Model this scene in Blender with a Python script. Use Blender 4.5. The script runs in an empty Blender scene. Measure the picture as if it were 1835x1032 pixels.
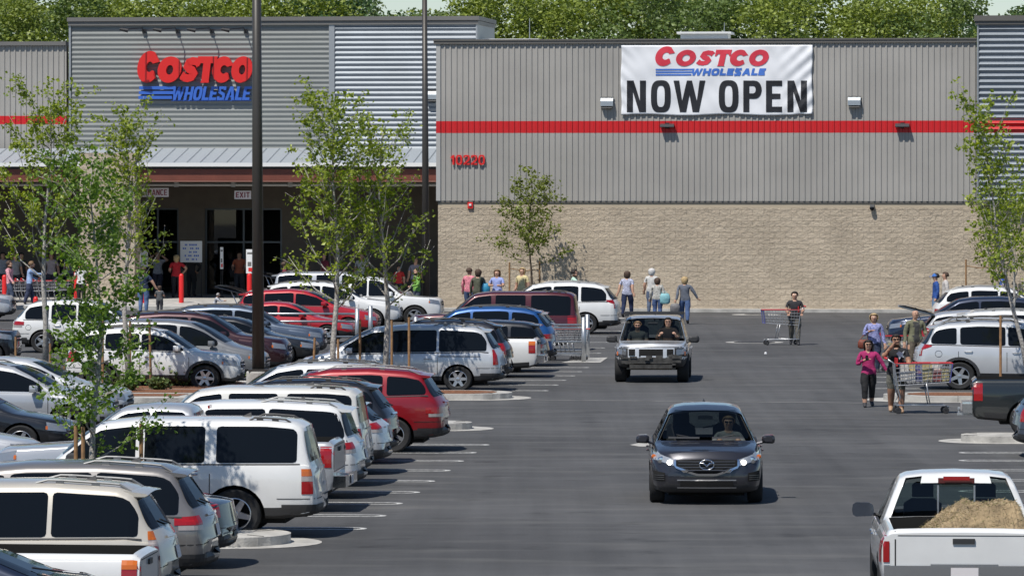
import bpy, bmesh, math, random
from mathutils import Vector, Matrix
from mathutils.bvhtree import BVHTree
PI=math.pi; R=math.radians
scn=bpy.context.scene
# ---------------------------------------------------------------- camera, sky, sun, exposure
F=8700.0; HC=6.0; CX=917.5; YH=300.0           # focal length and horizon measured on the photograph (its own pixels)
cam=bpy.data.cameras.new('camera'); camo=bpy.data.objects.new('camera',cam); scn.collection.objects.link(camo)
camo.location=(0,0,HC); camo.rotation_euler=(R(90),0,0)
cam.sensor_fit='HORIZONTAL'; cam.sensor_width=36.0; cam.lens=36.0*F/1835.0
cam.shift_y=-(516.0-YH)/1835.0; cam.clip_start=1.0; cam.clip_end=3000.0
scn.camera=camo
SUN_EL=58.0; SUN_AZ=216.0                      # behind the camera, over its left shoulder
w=bpy.data.worlds.new('World'); scn.world=w; w.use_nodes=True
nt=w.node_tree; bg=nt.nodes['Background']; sk=nt.nodes.new('ShaderNodeTexSky'); sk.sky_type='NISHITA'; sk.sun_disc=False
sk.sun_elevation=R(SUN_EL); sk.sun_rotation=R(SUN_AZ); sk.air_density=1.0; sk.dust_density=0.1; sk.ozone_density=3.0; sk.altitude=800
nt.links.new(sk.outputs[0],bg.inputs[0]); bg.inputs[1].default_value=0.085
sl=bpy.data.lights.new('sun','SUN'); so=bpy.data.objects.new('sun',sl); scn.collection.objects.link(so)
sl.energy=4.2; sl.angle=R(0.5); sl.color=(1.0,0.955,0.88)
sv=Vector((math.sin(R(SUN_AZ))*math.cos(R(SUN_EL)),math.cos(R(SUN_AZ))*math.cos(R(SUN_EL)),math.sin(R(SUN_EL))))
so.rotation_euler=sv.to_track_quat('Z','Y').to_euler()
scn.view_settings.view_transform='Standard'; scn.view_settings.look='None'; scn.view_settings.exposure=0.14; scn.view_settings.gamma=1.0
scn.cycles.use_adaptive_sampling=True; scn.cycles.adaptive_threshold=0.015
scn.cycles.max_bounces=6; scn.cycles.transparent_max_bounces=12; scn.cycles.caustics_reflective=False; scn.cycles.caustics_refractive=False
scn.cycles.use_denoising=True
TA=0.075                                        # direction of the driving aisle, as a tangent
AL=math.atan(TA)
def S(py): return (py-YH)/HC                    # photo pixels per metre where the ground is seen at row py
def G(px,py,z=0.0):
    D=F*HC/(py-YH); return Vector(((px-CX)*D/F,D,z))
def AT(px,D,z=0.0): return Vector(((px-CX)*D/F,D,z))
# ---------------------------------------------------------------- materials
MATS={}
def mat(name,col,rough=0.5,metal=0.0,coat=0.0,noise=0.0,nscale=8.0,bump=0.0,bscale=30.0,spec=0.5,emit=None,es=1.0,trans=0.0):
    if name in MATS: return MATS[name]
    m=bpy.data.materials.new(name); m.use_nodes=True; t=m.node_tree; b=t.nodes['Principled BSDF']
    b.inputs['Base Color'].default_value=(*col,1); b.inputs['Roughness'].default_value=rough; b.inputs['Metallic'].default_value=metal
    b.inputs['Coat Weight'].default_value=coat; b.inputs['Coat Roughness'].default_value=0.04; b.inputs['Specular IOR Level'].default_value=spec
    if emit: b.inputs['Emission Color'].default_value=(*emit,1); b.inputs['Emission Strength'].default_value=es
    if noise>0 or bump>0: tc=t.nodes.new('ShaderNodeTexCoord')
    if noise>0:
        n=t.nodes.new('ShaderNodeTexNoise'); n.inputs['Scale'].default_value=nscale; n.inputs['Detail'].default_value=6
        t.links.new(tc.outputs['Object'],n.inputs['Vector'])
        r=t.nodes.new('ShaderNodeValToRGB'); r.color_ramp.elements[0].position=0.3; r.color_ramp.elements[1].position=0.7
        r.color_ramp.elements[0].color=(*[c*(1-noise) for c in col],1); r.color_ramp.elements[1].color=(*[min(1,c*(1+noise)) for c in col],1)
        t.links.new(n.outputs['Fac'],r.inputs[0]); t.links.new(r.outputs[0],b.inputs['Base Color'])
    if bump>0:
        n2=t.nodes.new('ShaderNodeTexNoise'); n2.inputs['Scale'].default_value=bscale; n2.inputs['Detail'].default_value=5
        t.links.new(tc.outputs['Object'],n2.inputs['Vector'])
        bp=t.nodes.new('ShaderNodeBump'); bp.inputs['Strength'].default_value=bump; bp.inputs['Distance'].default_value=0.03
        t.links.new(n2.outputs['Fac'],bp.inputs['Height']); t.links.new(bp.outputs[0],b.inputs['Normal'])
    MATS[name]=m; return m
def leafmat(name,a,b2,tr=0.42):
    if name in MATS: return MATS[name]
    m=bpy.data.materials.new(name); m.use_nodes=True; t=m.node_tree; t.nodes.clear()
    o=t.nodes.new('ShaderNodeOutputMaterial'); mx=t.nodes.new('ShaderNodeMixShader'); d=t.nodes.new('ShaderNodeBsdfPrincipled'); tl=t.nodes.new('ShaderNodeBsdfTranslucent')
    g=t.nodes.new('ShaderNodeNewGeometry'); r=t.nodes.new('ShaderNodeValToRGB'); r.color_ramp.elements[0].color=(*a,1); r.color_ramp.elements[1].color=(*b2,1)
    t.links.new(g.outputs['Random Per Island'],r.inputs[0]); t.links.new(r.outputs[0],d.inputs['Base Color'])
    hs=t.nodes.new('ShaderNodeHueSaturation'); hs.inputs['Saturation'].default_value=1.15; hs.inputs['Value'].default_value=1.3
    t.links.new(r.outputs[0],hs.inputs['Color']); t.links.new(hs.outputs[0],tl.inputs['Color'])
    d.inputs['Roughness'].default_value=0.45; mx.inputs[0].default_value=tr
    t.links.new(d.outputs[0],mx.inputs[1]); t.links.new(tl.outputs[0],mx.inputs[2]); t.links.new(mx.outputs[0],o.inputs[0])
    MATS[name]=m; return m
def clearglass(name,tint,fac=0.85):
    if name in MATS: return MATS[name]
    m=bpy.data.materials.new(name); m.use_nodes=True; t=m.node_tree; t.nodes.clear()
    o=t.nodes.new('ShaderNodeOutputMaterial'); mx=t.nodes.new('ShaderNodeMixShader'); tr=t.nodes.new('ShaderNodeBsdfTransparent'); gl=t.nodes.new('ShaderNodeBsdfGlossy')
    lw=t.nodes.new('ShaderNodeLayerWeight'); lw.inputs['Blend'].default_value=0.5; pw=t.nodes.new('ShaderNodeMath'); pw.operation='POWER'; pw.inputs[1].default_value=5.0; fr=t.nodes.new('ShaderNodeMath'); fr.operation='MULTIPLY_ADD'; fr.inputs[1].default_value=0.9; fr.inputs[2].default_value=0.045; t.links.new(lw.outputs['Facing'],pw.inputs[0]); t.links.new(pw.outputs[0],fr.inputs[0]); gl.inputs['Roughness'].default_value=0.02
    tr.inputs[0].default_value=(*tint,1); t.links.new(fr.outputs[0],mx.inputs[0]); t.links.new(tr.outputs[0],mx.inputs[1]); t.links.new(gl.outputs[0],mx.inputs[2]); t.links.new(mx.outputs[0],o.inputs[0])
    MATS[name]=m; return m
# ---------------------------------------------------------------- object helpers
COL=scn.collection
def tagp(o,label=None,cat=None,group=None,kind=None):
    if label: o['label']=label
    if cat: o['category']=cat
    if group: o['group']=group
    if kind: o['kind']=kind
    return o
def empty(name,loc=(0,0,0),rz=0.0,label=None,cat=None,group=None):
    o=bpy.data.objects.new(name,None); COL.objects.link(o); o.location=loc; o.rotation_euler=(0,0,rz); o.empty_display_size=0.3
    return tagp(o,label,cat,group)
class MB:
    """collects boxes, tubes, prisms and sheets of one mesh"""
    def __init__(s): s.v=[]; s.f=[]; s.m=[]
    def add(s,vs,fs,mi=0):
        b=len(s.v); s.v+= [tuple(x) for x in vs]; s.f+=[tuple(b+i for i in f) for f in fs]; s.m+=[mi]*len(fs)
    def box(s,c,d,mi=0,rz=0.0,mtx=None):
        hx,hy,hz=d[0]/2,d[1]/2,d[2]/2; cs,sn=math.cos(rz),math.sin(rz); vs=[]
        for x,y,z in ((-hx,-hy,-hz),(hx,-hy,-hz),(hx,hy,-hz),(-hx,hy,-hz),(-hx,-hy,hz),(hx,-hy,hz),(hx,hy,hz),(-hx,hy,hz)):
            p=Vector((x*cs-y*sn+c[0],x*sn+y*cs+c[1],z+c[2])); vs.append(mtx@p if mtx else p)
        s.add(vs,[(0,3,2,1),(4,5,6,7),(0,1,5,4),(1,2,6,5),(2,3,7,6),(3,0,4,7)],mi)
    def tube(s,pts,rad,n=6,mi=0,caps=True):
        pts=[Vector(p) for p in pts]; k=len(pts); rad=rad if isinstance(rad,(list,tuple)) else [rad]*k; rings=[]
        for i,p in enumerate(pts):
            t=(pts[min(i+1,k-1)]-pts[max(i-1,0)])
            if t.length<1e-9: t=Vector((0,0,1))
            t.normalize(); a=Vector((0,0,1)) if abs(t.z)<0.9 else Vector((1,0,0)); u=t.cross(a).normalized(); v=t.cross(u)
            rings.append([p+(u*math.cos(2*PI*j/n)+v*math.sin(2*PI*j/n))*rad[i] for j in range(n)])
        vs=[q for r in rings for q in r]; fs=[]
        for i in range(k-1):
            for j in range(n): fs.append((i*n+j,i*n+(j+1)%n,(i+1)*n+(j+1)%n,(i+1)*n+j))
        if caps: fs.append(tuple(range(n))[::-1]); fs.append(tuple((k-1)*n+j for j in range(n)))
        s.add(vs,fs,mi)
    def lathe(s,prof,n=24,axis='z',mtx=None,mi=0,closed=False):
        vs=[];k=len(prof)
        for j in range(n):
            a=2*PI*j/n
            for r,h in prof:
                if axis=='z': p=Vector((r*math.cos(a),r*math.sin(a),h))
                elif axis=='y': p=Vector((r*math.cos(a),h,r*math.sin(a)))
                else: p=Vector((h,r*math.cos(a),r*math.sin(a)))
                vs.append(mtx@p if mtx else p)
        fs=[]
        for j in range(n):
            for i in range(k-1 if not closed else k):
                i2=(i+1)%k; fs.append((j*k+i,((j+1)%n)*k+i,((j+1)%n)*k+i2,j*k+i2))
        s.add(vs,fs,mi)
    def prism(s,poly,d0,d1,fr,mi=0):
        """poly of (u,v); fr(u,v,d)->point"""
        n=len(poly); vs=[fr(u,v,d0) for u,v in poly]+[fr(u,v,d1) for u,v in poly]
        fs=[tuple(range(n)),tuple(range(n,2*n))[::-1]]+[(i,i+n,(i+1)%n+n,(i+1)%n) for i in range(n)]
        s.add(vs,fs,mi)
    def build(s,name,mats,parent=None,smooth=False,angle=None,recalc=True,loc=None):
        me=bpy.data.meshes.new(name); me.from_pydata(s.v,[],s.f)
        mats=mats if isinstance(mats,(list,tuple)) else [mats]
        for m in mats: me.materials.append(m)
        if len(mats)>1: me.polygons.foreach_set('material_index',s.m)
        if recalc:
            bm=bmesh.new(); bm.from_mesh(me); bmesh.ops.recalc_face_normals(bm,faces=bm.faces[:]); bm.to_mesh(me); bm.free()
        if smooth or angle: me.polygons.foreach_set('use_smooth',[True]*len(me.polygons))
        if angle: me.set_sharp_from_angle(angle=R(angle))
        me.update(); o=bpy.data.objects.new(name,me); COL.objects.link(o)
        if parent: o.parent=parent
        if loc: o.location=loc
        return o
def copy_tree(o,parent=None):
    c=o.copy(); COL.objects.link(c)
    if parent: c.parent=parent
    for ch in list(o.children): copy_tree(ch,c)
    return c
def join_text(s,wd,ht,shear=0.0,bold=0.0,ext=0.02,space=1.0):
    """a word in the built-in typeface as a mesh, fitted into wd x ht, lying in local x,z with its face towards -y"""
    cu=bpy.data.curves.new('lettering','FONT'); cu.body=s; cu.shear=shear; cu.offset=bold; cu.extrude=0.1; cu.space_character=space; cu.resolution_u=4
    ob=bpy.data.objects.new('lettering',cu); COL.objects.link(ob); dg=bpy.context.evaluated_depsgraph_get(); dg.update()
    me=bpy.data.meshes.new_from_object(ob.evaluated_get(dg)); bpy.data.objects.remove(ob)
    xs=[v.co.x for v in me.vertices]; ys=[v.co.y for v in me.vertices]; x0,x1,y0,y1=min(xs),max(xs),min(ys),max(ys)
    V=[((v.co.x-x0)/(x1-x0)*wd,-v.co.z/0.1*ext,(v.co.y-y0)/(y1-y0)*ht) for v in me.vertices]; Fc=[tuple(p.vertices) for p in me.polygons]
    bpy.data.meshes.remove(me); return V,Fc
# ---------------------------------------------------------------- ground
def asphalt():
    m=bpy.data.materials.new('asphalt'); m.use_nodes=True; t=m.node_tree; b=t.nodes['Principled BSDF']; L=t.links.new
    tc=t.nodes.new('ShaderNodeTexCoord')
    def noise(sc,det,ms=None):
        n=t.nodes.new('ShaderNodeTexNoise'); n.inputs['Scale'].default_value=sc; n.inputs['Detail'].default_value=det
        if ms:
            mp=t.nodes.new('ShaderNodeMapping'); mp.inputs['Scale'].default_value=ms; mp.inputs['Rotation'].default_value=(0,0,0.1); L(tc.outputs['Object'],mp.inputs[0]); L(mp.outputs[0],n.inputs['Vector'])
        else: L(tc.outputs['Object'],n.inputs['Vector'])
        return n
    def ramp(n,p0,c0,p1,c1):
        r=t.nodes.new('ShaderNodeValToRGB'); r.color_ramp.elements[0].position=p0; r.color_ramp.elements[0].color=(c0,c0,c0,1); r.color_ramp.elements[1].position=p1; r.color_ramp.elements[1].color=(c1,c1,c1,1); L(n.outputs['Fac'],r.inputs[0]); return r
    def mul(a,c):
        x=t.nodes.new('ShaderNodeMix'); x.data_type='RGBA'; x.blend_type='MULTIPLY'; x.inputs[0].default_value=1; L(a.outputs[2 if a.bl_idname=='ShaderNodeMix' else 0],x.inputs[6]); L(c.outputs[0],x.inputs[7]); return x
    base=t.nodes.new('ShaderNodeRGB'); base.outputs[0].default_value=(0.0765,0.0765,0.078,1)
    a=mul(base,ramp(noise(0.11,5),0.3,0.80,0.72,1.3))
    a=mul(a,ramp(noise(1.0,8,(0.30,0.7,1)),0.28,0.89,0.75,1.11)); a=mul(a,ramp(noise(0.8,6),0.60,1.0,0.74,0.62)); a=mul(a,ramp(noise(3.1,5),0.66,1.0,0.74,0.70))
    a=mul(a,ramp(noise(1.0,5,(2.0,0.045,1)),0.30,0.88,0.7,1.12))
    a=mul(a,ramp(noise(55,2),0.3,0.72,0.7,1.30))
    # pale tyre dust drifting over the cross drive
    d=ramp(noise(0.9,9,(0.35,1.3,1)),0.50,0.0,0.80,0.62)
    x=t.nodes.new('ShaderNodeMix'); x.data_type='RGBA'; L(d.outputs[0],x.inputs[0]); L(a.outputs[2],x.inputs[6]); x.inputs[7].default_value=(0.15,0.147,0.14,1)
    L(x.outputs[2],b.inputs['Base Color']); b.inputs['Roughness'].default_value=0.85; b.inputs['Specular IOR Level'].default_value=0.3
    bp=t.nodes.new('ShaderNodeBump'); bp.inputs['Strength'].default_value=0.35; bp.inputs['Distance'].default_value=0.01
    L(noise(90,3).outputs['Fac'],bp.inputs['Height']); L(bp.outputs[0],b.inputs['Normal']); return m
M_ASPH=asphalt()
M_CONC=mat('pale_concrete',(0.43,0.415,0.385),0.85,noise=0.26,nscale=2.6,bump=0.4,bscale=25)
M_PAINT=mat('road_paint',(0.50,0.50,0.485),0.75,noise=0.42,nscale=11)
M_MULCH=mat('bark_mulch',(0.20,0.085,0.04),0.95,noise=0.55,nscale=14,bump=1.0,bscale=22)
M_SEALD=mat('dark_joint',(0.10,0.095,0.09),0.9)
M_SEAL=mat('seam_sealer',(0.16,0.157,0.15),0.8,noise=0.3,nscale=3)
g=MB(); g.add([(-1500,-60,0),(1500,-60,0),(1500,2600,0),(-1500,2600,0)],[(0,1,2,3)]); gr=g.build('asphalt_ground',M_ASPH,recalc=False); tagp(gr,kind='structure')
def sheet(name,outline,z,m,kind='structure',h=0.0):
    b=MB(); n=len(outline)
    if h<=0: b.add([(p[0],p[1],z) for p in outline],[tuple(range(n))])
    else:
        b.add([(p[0],p[1],z-0.3) for p in outline]+[(p[0],p[1],z+h) for p in outline],[tuple(range(n,2*n))]+[(i,(i+1)%n,(i+1)%n+n,i+n) for i in range(n)])
    o=b.build(name,m); tagp(o,kind=kind); return o
BV=Vector((math.cos(AL),-math.sin(AL),0)); AV=Vector((math.sin(AL),math.cos(AL),0))   # along a stall towards the right / along the aisle away
def hairpin(tip,length=7.0,gap=0.42,lw=0.11,sgn=-1):
    """double white stall line with a round end; sgn=-1 runs to the left of its tip"""
    b=MB(); r=gap/2; path=[]
    for k in range(9):
        a=-PI/2+PI*k/8; path.append((r*math.cos(a)-r,r*math.sin(a)))
    path=[(-length,-r)]+path+[(-length,r)]
    o=[];i_=[]
    for k,(x,y) in enumerate(path):
        if k in (0,len(path)-1): nx,ny=0,(-1 if k==0 else 1)
        else: nx,ny=(x+r)/r,y/r
        o.append((x+nx*lw/2,y+ny*lw/2)); i_.append((x-nx*lw/2,y-ny*lw/2))
    pts=o+i_; n=len(path)
    vs=[tip+BV*(x*-sgn)+AV*y+Vector((0,0,0.005)) for x,y in pts]
    b.add(vs,[(k,k+1,n+k+1,n+k) for k in range(n-1)])
    ob=b.build('parking_line',M_PAINT); tagp(ob,kind='structure'); return ob
def poly_arc(cx,cy,rx,ry,a0,a1,n): return [(cx+rx*math.cos(a0+(a1-a0)*k/n),cy+ry*math.sin(a0+(a1-a0)*k/n)) for k in range(n+1)]
TIPS=[(640,972),(652,947),(687,924),(717,902),(748,882),(775,862),(803,843),(827,826),(850,811),(873,797)]
for px,py in TIPS[1:]: hairpin(G(px,py))
for px,py in [(980,700),(998,690),(1012,681.5),(1028,673.5),(1040,666),(1053,658.6),(1075,633),(1082,623.5),(1090,613.5),(1102,603),(1112,593.5)]: hairpin(G(px,py),gap=0.36)
for px,py in [(1722,811),(1722,825),(1724,842),(1727,860),(1722,880),(1712,905)]: hairpin(G(px,py),sgn=1)
for px,py in [(1562,668),(1560,660),(1558,652),(1556,645),(1566,676),(1564,685),(1560,696)]: hairpin(G(px,py),sgn=1,gap=0.3)
# islands with kerbs
def island(tip,length,width,sgn=-1,mulch=0.6,kh=0.15,label=None):
    """long planter island, its round nose towards the aisle"""
    w2=width/2; out=[(-length,-w2)]+[(x,y) for x,y in poly_arc(-w2,0,w2,w2,-PI/2,PI/2,14)]+[(-length,w2)]
    f=lambda q:(tip+BV*(q[0]*-sgn)+AV*q[1])
    g0=[(-length,-w2-0.35)]+[(x,y) for x,y in poly_arc(-w2+0.1,0,w2+0.40,w2+0.30,-PI/2,PI/2,14)]+[(-length,w2+0.35)]
    sheet('concrete_gutter',[f(q) for q in g0],0.006,M_CONC)
    k=sheet('kerb_island',[f(q) for q in out],0.0,M_CONC,h=kh)
    jb=MB()
    for q in (0,.5,1,1.5,2,2.5,3,3.5,4,4.5):
        for s_ in (-1,1):
            a_=f((-w2-q*1.6+.9 if q>.5 else -w2+.75,s_*(w2-.02 if q>.5 else w2*.62))); c_=f((-w2-q*1.6+.9 if q>.5 else -w2+.45,s_*(w2-.26 if q>.5 else w2*.35))); a_.z=c_.z=kh+.003; jb.tube([a_,c_],.006,4)
            if q>.5: a2=Vector(a_); a2=f((-w2-q*1.6+.9,s_*(w2+.004))); a2.z=.01; a3=Vector(a2); a3.z=kh; jb.tube([a2,a3],.006,4)
    tagp(jb.build('kerb_joint_line',M_SEALD),kind='structure')
    if mulch>0:
        wi=w2-0.25; inn=[(-length,-wi)]+poly_arc(-w2-mulch,0,wi,wi,-PI/2,PI/2,10)+[(-length,wi)]
        sheet('bark_mulch_bed',[f(q) for q in inn],kh+0.006,M_MULCH,kind='stuff')
island(G(521,972),9,2.2)
island(G(846,768),9,1.7,mulch=0.9)
island(G(918,713),16,2.4,mulch=0.15)
island(G(1122,577),10,2.0,mulch=2.5)
island(G(1583,716),12,2.4,sgn=1,mulch=0.35)
island(G(1722,790),9,1.6,sgn=1,mulch=0)
# planter strip between the two nose to nose rows
def strip(px0,py0,px1,py1,wd,name='planter_kerb'):
    a=G(px0,py0); b=G(px1,py1); n=Vector((1,0,0))*wd/2
    sheet(name,[a-n,a+n,b+n,b-n],0.0,M_CONC,h=0.14)
    n*=0.82; sheet('bark_mulch_bed',[a-n+AV*.2,a+n+AV*.2,b+n-AV*.2,b-n-AV*.2],0.146,M_MULCH,kind='stuff')
strip(330,715,210,850,3.2) if False else None
# cross-drive seam and utility collars
def seam(p,q,wd=0.05):
    d=(q-p).normalized(); n=Vector((-d.y,d.x,0))*wd/2; sheet('asphalt_seam',[p-n,p+n,q+n,q-n],0.004,M_SEAL)
seam(G(925,716),G(1560,722),0.28); seam(G(1140,566),G(1560,568),0.15); seam(G(1240,579),G(1560,580),0.12); seam(G(870,744),G(1700,752),0.05)
def collar(px,py,r,hole=0.55):
    c=G(px,py,0.007); b=MB(); n=28
    vs=[c+Vector((r*math.cos(2*PI*k/n),r*math.sin(2*PI*k/n),0)) for k in range(n)]+[c+Vector((r*hole*math.cos(2*PI*k/n),r*hole*math.sin(2*PI*k/n),0)) for k in range(n)]
    b.add(vs,[(k,(k+1)%n,(k+1)%n+n,k+n) for k in range(n)]); o=b.build('concrete_collar',M_CONC); tagp(o,kind='structure')
    b=MB(); b.lathe([(0.001,0.012),(r*hole-0.02,0.012),(r*hole-0.02,0.0)],24,mtx=Matrix.Translation(c)); o=b.build('utility_cover',mat('cast_iron',(0.08,0.08,0.08),0.6,0.6,bump=0.6,bscale=20)); tagp(o,kind='structure')
collar(1352,613.5,1.0,0.72); collar(1355,564,1.0,0.5)
o=sheet('concrete_collar',[G(1128,797)+Vector(v) for v in ((0,0,0),(0.2,-.7,0),(1.2,-.9,0),(1.9,0,0),(1.2,.8,0),(0.2,.6,0))],0.007,M_CONC)
b=MB(); b.lathe([(0.0,.07),(0.03,.06),(0.045,.0)],10); o=b.build('paper_cup',mat('white_plastic',(.8,.8,.8),.4)); o.location=G(1372,634); tagp(o,'tiny white scrap lying alone on the asphalt near the cart man','litter')
# pavement in front of the shop
TW=0.12                                          # the facade is turned a little from the picture plane
O0=G(1270,558.2); UX=Vector((math.cos(TW),-math.sin(TW),0)); WX=Vector((-math.sin(TW),-math.cos(TW),0))   # along the wall / out of it
def BP(u,w,z): return O0+UX*u+WX*w+Vector((0,0,z))
def uz(px,py,w=0.0):
    """facade coordinates of the photo point px,py on the plane w metres in front of the main wall"""
    d=Vector(((px-CX)/F,1.0,-(py-YH)/F)); p0=BP(0,w,0); t=(p0.dot(WX))/(d.x*WX.x+d.y*WX.y); p=Vector((0,0,HC))+d*t
    q=p-p0; return q.dot(UX),p.z
def fp(px,py,w=0.0,dw=0.0):
    u,z=uz(px,py,w); return BP(u,w+dw,z)
sheet('wall_kerb',[BP(-14,0.9,0),BP(40,0.9,0),BP(40,-1,0),BP(-14,-1,0)],0.0,M_CONC,h=0.13)
sheet('entrance_pavement',[BP(-48,4.6,0),BP(-14.2,4.6,0),BP(-11.7,2.0,0),BP(-11.7,-16,0),BP(-48,-16,0)],0.0,M_CONC,h=0.15)
# ---------------------------------------------------------------- warehouse building
def splitface():
    m=bpy.data.materials.new('split_face_block'); m.use_nodes=True; t=m.node_tree; b=t.nodes['Principled BSDF']; L=t.links.new
    uv=t.nodes.new('ShaderNodeUVMap'); br=t.nodes.new('ShaderNodeTexBrick'); br.offset=0.5
    br.inputs['Scale'].default_value=1.0; br.inputs['Brick Width'].default_value=0.46; br.inputs['Row Height'].default_value=0.235; br.inputs['Mortar Size'].default_value=0.008; br.inputs['Mortar Smooth'].default_value=0.4
    br.inputs['Color1'].default_value=(0.49,0.41,0.315,1); br.inputs['Color2'].default_value=(0.54,0.455,0.35,1); br.inputs['Mortar'].default_value=(0.44,0.365,0.28,1)
    L(uv.outputs[0],br.inputs['Vector'])
    n=t.nodes.new('ShaderNodeTexNoise'); n.inputs['Scale'].default_value=4.6; n.inputs['Detail'].default_value=9; n.inputs['Roughness'].default_value=0.7; mp=t.nodes.new('ShaderNodeMapping'); mp.inputs['Scale'].default_value=(1.0,1.25,1); L(uv.outputs[0],mp.inputs[0]); L(mp.outputs[0],n.inputs['Vector'])
    n3=t.nodes.new('ShaderNodeTexNoise'); n3.inputs['Scale'].default_value=0.5; n3.inputs['Detail'].default_value=4; L(uv.outputs[0],n3.inputs['Vector'])
    r=t.nodes.new('ShaderNodeValToRGB'); r.color_ramp.elements[0].position=.3; r.color_ramp.elements[0].color=(.86,.86,.86,1); r.color_ramp.elements[1].position=.7; r.color_ramp.elements[1].color=(1.1,1.1,1.1,1); L(n3.outputs['Fac'],r.inputs[0])
    mx=t.nodes.new('ShaderNodeMix'); mx.data_type='RGBA'; mx.blend_type='MULTIPLY'; mx.inputs[0].default_value=1; L(br.outputs['Color'],mx.inputs[6]); L(r.outputs[0],mx.inputs[7]); L(mx.outputs[2],b.inputs['Base Color'])
    mt=t.nodes.new('ShaderNodeMath'); mt.operation='MULTIPLY_ADD'; mt.inputs[1].default_value=-0.34; L(br.outputs['Fac'],mt.inputs[0]); L(n.outputs['Fac'],mt.inputs[2])
    bp=t.nodes.new('ShaderNodeBump'); bp.inputs['Strength'].default_value=0.75; bp.inputs['Distance'].default_value=0.13; L(mt.outputs[0],bp.inputs['Height']); L(bp.outputs[0],b.inputs['Normal'])
    b.inputs['Roughness'].default_value=0.95; b.inputs['Specular IOR Level'].default_value=0.2; return m
M_BLOCK=splitface()
M_RIB=mat('grey_ribbed_panel',(0.36,0.345,0.322),0.5,noise=0.09,nscale=0.45)
M_RED=mat('red_panel',(0.56,0.014,0.018),0.45)
M_GREYC=mat('dull_grey_corrugated',(0.215,0.228,0.222),0.5,noise=0.05,nscale=0.5)
M_GALV=mat('bright_corrugated_steel',(0.24,0.27,0.305),0.45,0.15,noise=0.08,nscale=0.8)
M_COP=mat('dark_bronze_coping',(0.125,0.118,0.108),0.5)
M_COP2=mat('grey_coping',(0.16,0.155,0.148),0.5)
M_SMOOTH=mat('smooth_block_band',(0.46,0.385,0.285),0.85,noise=0.06,nscale=1.2,bump=0.2)
M_BEAM=mat('rust_red_beam',(0.16,0.045,0.028),0.55,noise=0.1,nscale=2)
M_DARK=mat('dark_gap',(0.015,0.015,0.017),0.6)
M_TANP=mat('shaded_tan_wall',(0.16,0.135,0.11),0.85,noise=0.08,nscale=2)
M_CANO=mat('pale_metal_roof',(0.42,0.46,0.50),0.38,0.25,noise=0.05)
M_WHT=mat('white_metal',(0.78,0.78,0.77),0.4)
M_GSTL=mat('galvanised_steel',(0.48,0.50,0.52),0.42,0.75,noise=0.12,nscale=9)
M_GLASSD=mat('dark_glass',(0.006,0.008,0.011),0.05,spec=0.22)
def corr_v(name,u0,u1,z0,z1,w0,m,parent,per=0.243,dep=0.042):
    b=MB(); prof=[]; u=u0
    while u<u1-1e-6:
        for du,d in ((0,0),(0.118,0),(0.146,dep),(0.205,dep),(0.225,0)):
            if u+du<u1: prof.append((u+du,d))
        u+=per
    prof.append((u1,0)); n=len(prof)
    vs=[BP(a,w0+d,z0) for a,d in prof]+[BP(a,w0+d,z1) for a,d in prof]
    b.add(vs,[(i,i+1,n+i+1,n+i) for i in range(n-1)]); return b.build(name,m,parent,recalc=False)
def corr_h(name,u0,u1,z0,z1,w0,m,parent,per=0.21,dep=0.045,band=None):
    b=MB(); n=max(1,round((z1-z0)/per)); k=n*10; vs=[]; mi=[]
    for i in range(k+1):
        z=z0+(z1-z0)*i/k; d=dep*0.5*(1+math.sin(2*PI*i/10.0)); vs+= [BP(u0,w0+d,z),BP(u1,w0+d,z)]
    for i in range(k):
        z=z0+(z1-z0)*(i+.5)/k; b.add([vs[2*i],vs[2*i+1],vs[2*i+3],vs[2*i+2]],[(0,1,2,3)],1 if band and band[0]<z<band[1] else 0)
    return b.build(name,m,parent,recalc=False)
def quadwall(name,u0,u1,z0,z1,w0,th,m,parent):
    """solid wall panel with its front at w0 and a UV map in metres"""
    b=MB(); 
    P=[BP(u0,w0,z0),BP(u1,w0,z0),BP(u1,w0,z1),BP(u0,w0,z1),BP(u0,w0-th,z0),BP(u1,w0-th,z0),BP(u1,w0-th,z1),BP(u0,w0-th,z1)]
    b.add(P,[(0,1,2,3),(5,4,7,6),(4,0,3,7),(1,5,6,2),(3,2,6,7),(4,5,1,0)])
    o=b.build(name,m,parent,recalc=False); me=o.data; uvl=me.uv_layers.new(name='UVMap')
    uvs={0:[(u0,z0),(u1,z0),(u1,z1),(u0,z1)],1:[(u1,z0),(u0,z0),(u0,z1),(u1,z1)],2:[(0,z0),(th,z0),(th,z1),(0,z1)],3:[(0,z0),(th,z0),(th,z1),(0,z1)],4:[(u0,0),(u1,0),(u1,th),(u0,th)],5:[(u0,0),(u1,0),(u1,th),(u0,th)]}
    for pi,p in enumerate(me.polygons):
        for q,li in enumerate(p.loop_indices): uvl.data[li].uv=uvs[pi][q]
    return o
def wbox(b,u0,u1,z0,z1,w0,w1,mi=0):
    b.prism([(u0,z0),(u1,z0),(u1,z1),(u0,z1)],w0,w1,lambda u,v,d:BP(u,d,v),mi)
bld=empty('warehouse_store',BP(0,0,0)); tagp(bld,'long grey ribbed warehouse shop with tan block base and recessed entrance','building')
bld.location=(0,0,0)
UL,_=uz(785,400); UR,_=uz(1750,300); UREND=UR+14
_,ZB=uz(1270,364); _,ZD=uz(1270,360.3); _,ZT=uz(1270,78); _,ZC=uz(1270,70.8); _,R0=uz(1270,238.3); _,R1=uz(1270,217.0); _,ZS=uz(1270,372.5)
quadwall('block_base_wall',UL,UREND,0.13,ZS,0.0,0.4,M_BLOCK,bld)
quadwall('smooth_band',UL,UREND,ZS,ZB,-0.01,0.38,M_SMOOTH,bld)
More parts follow.
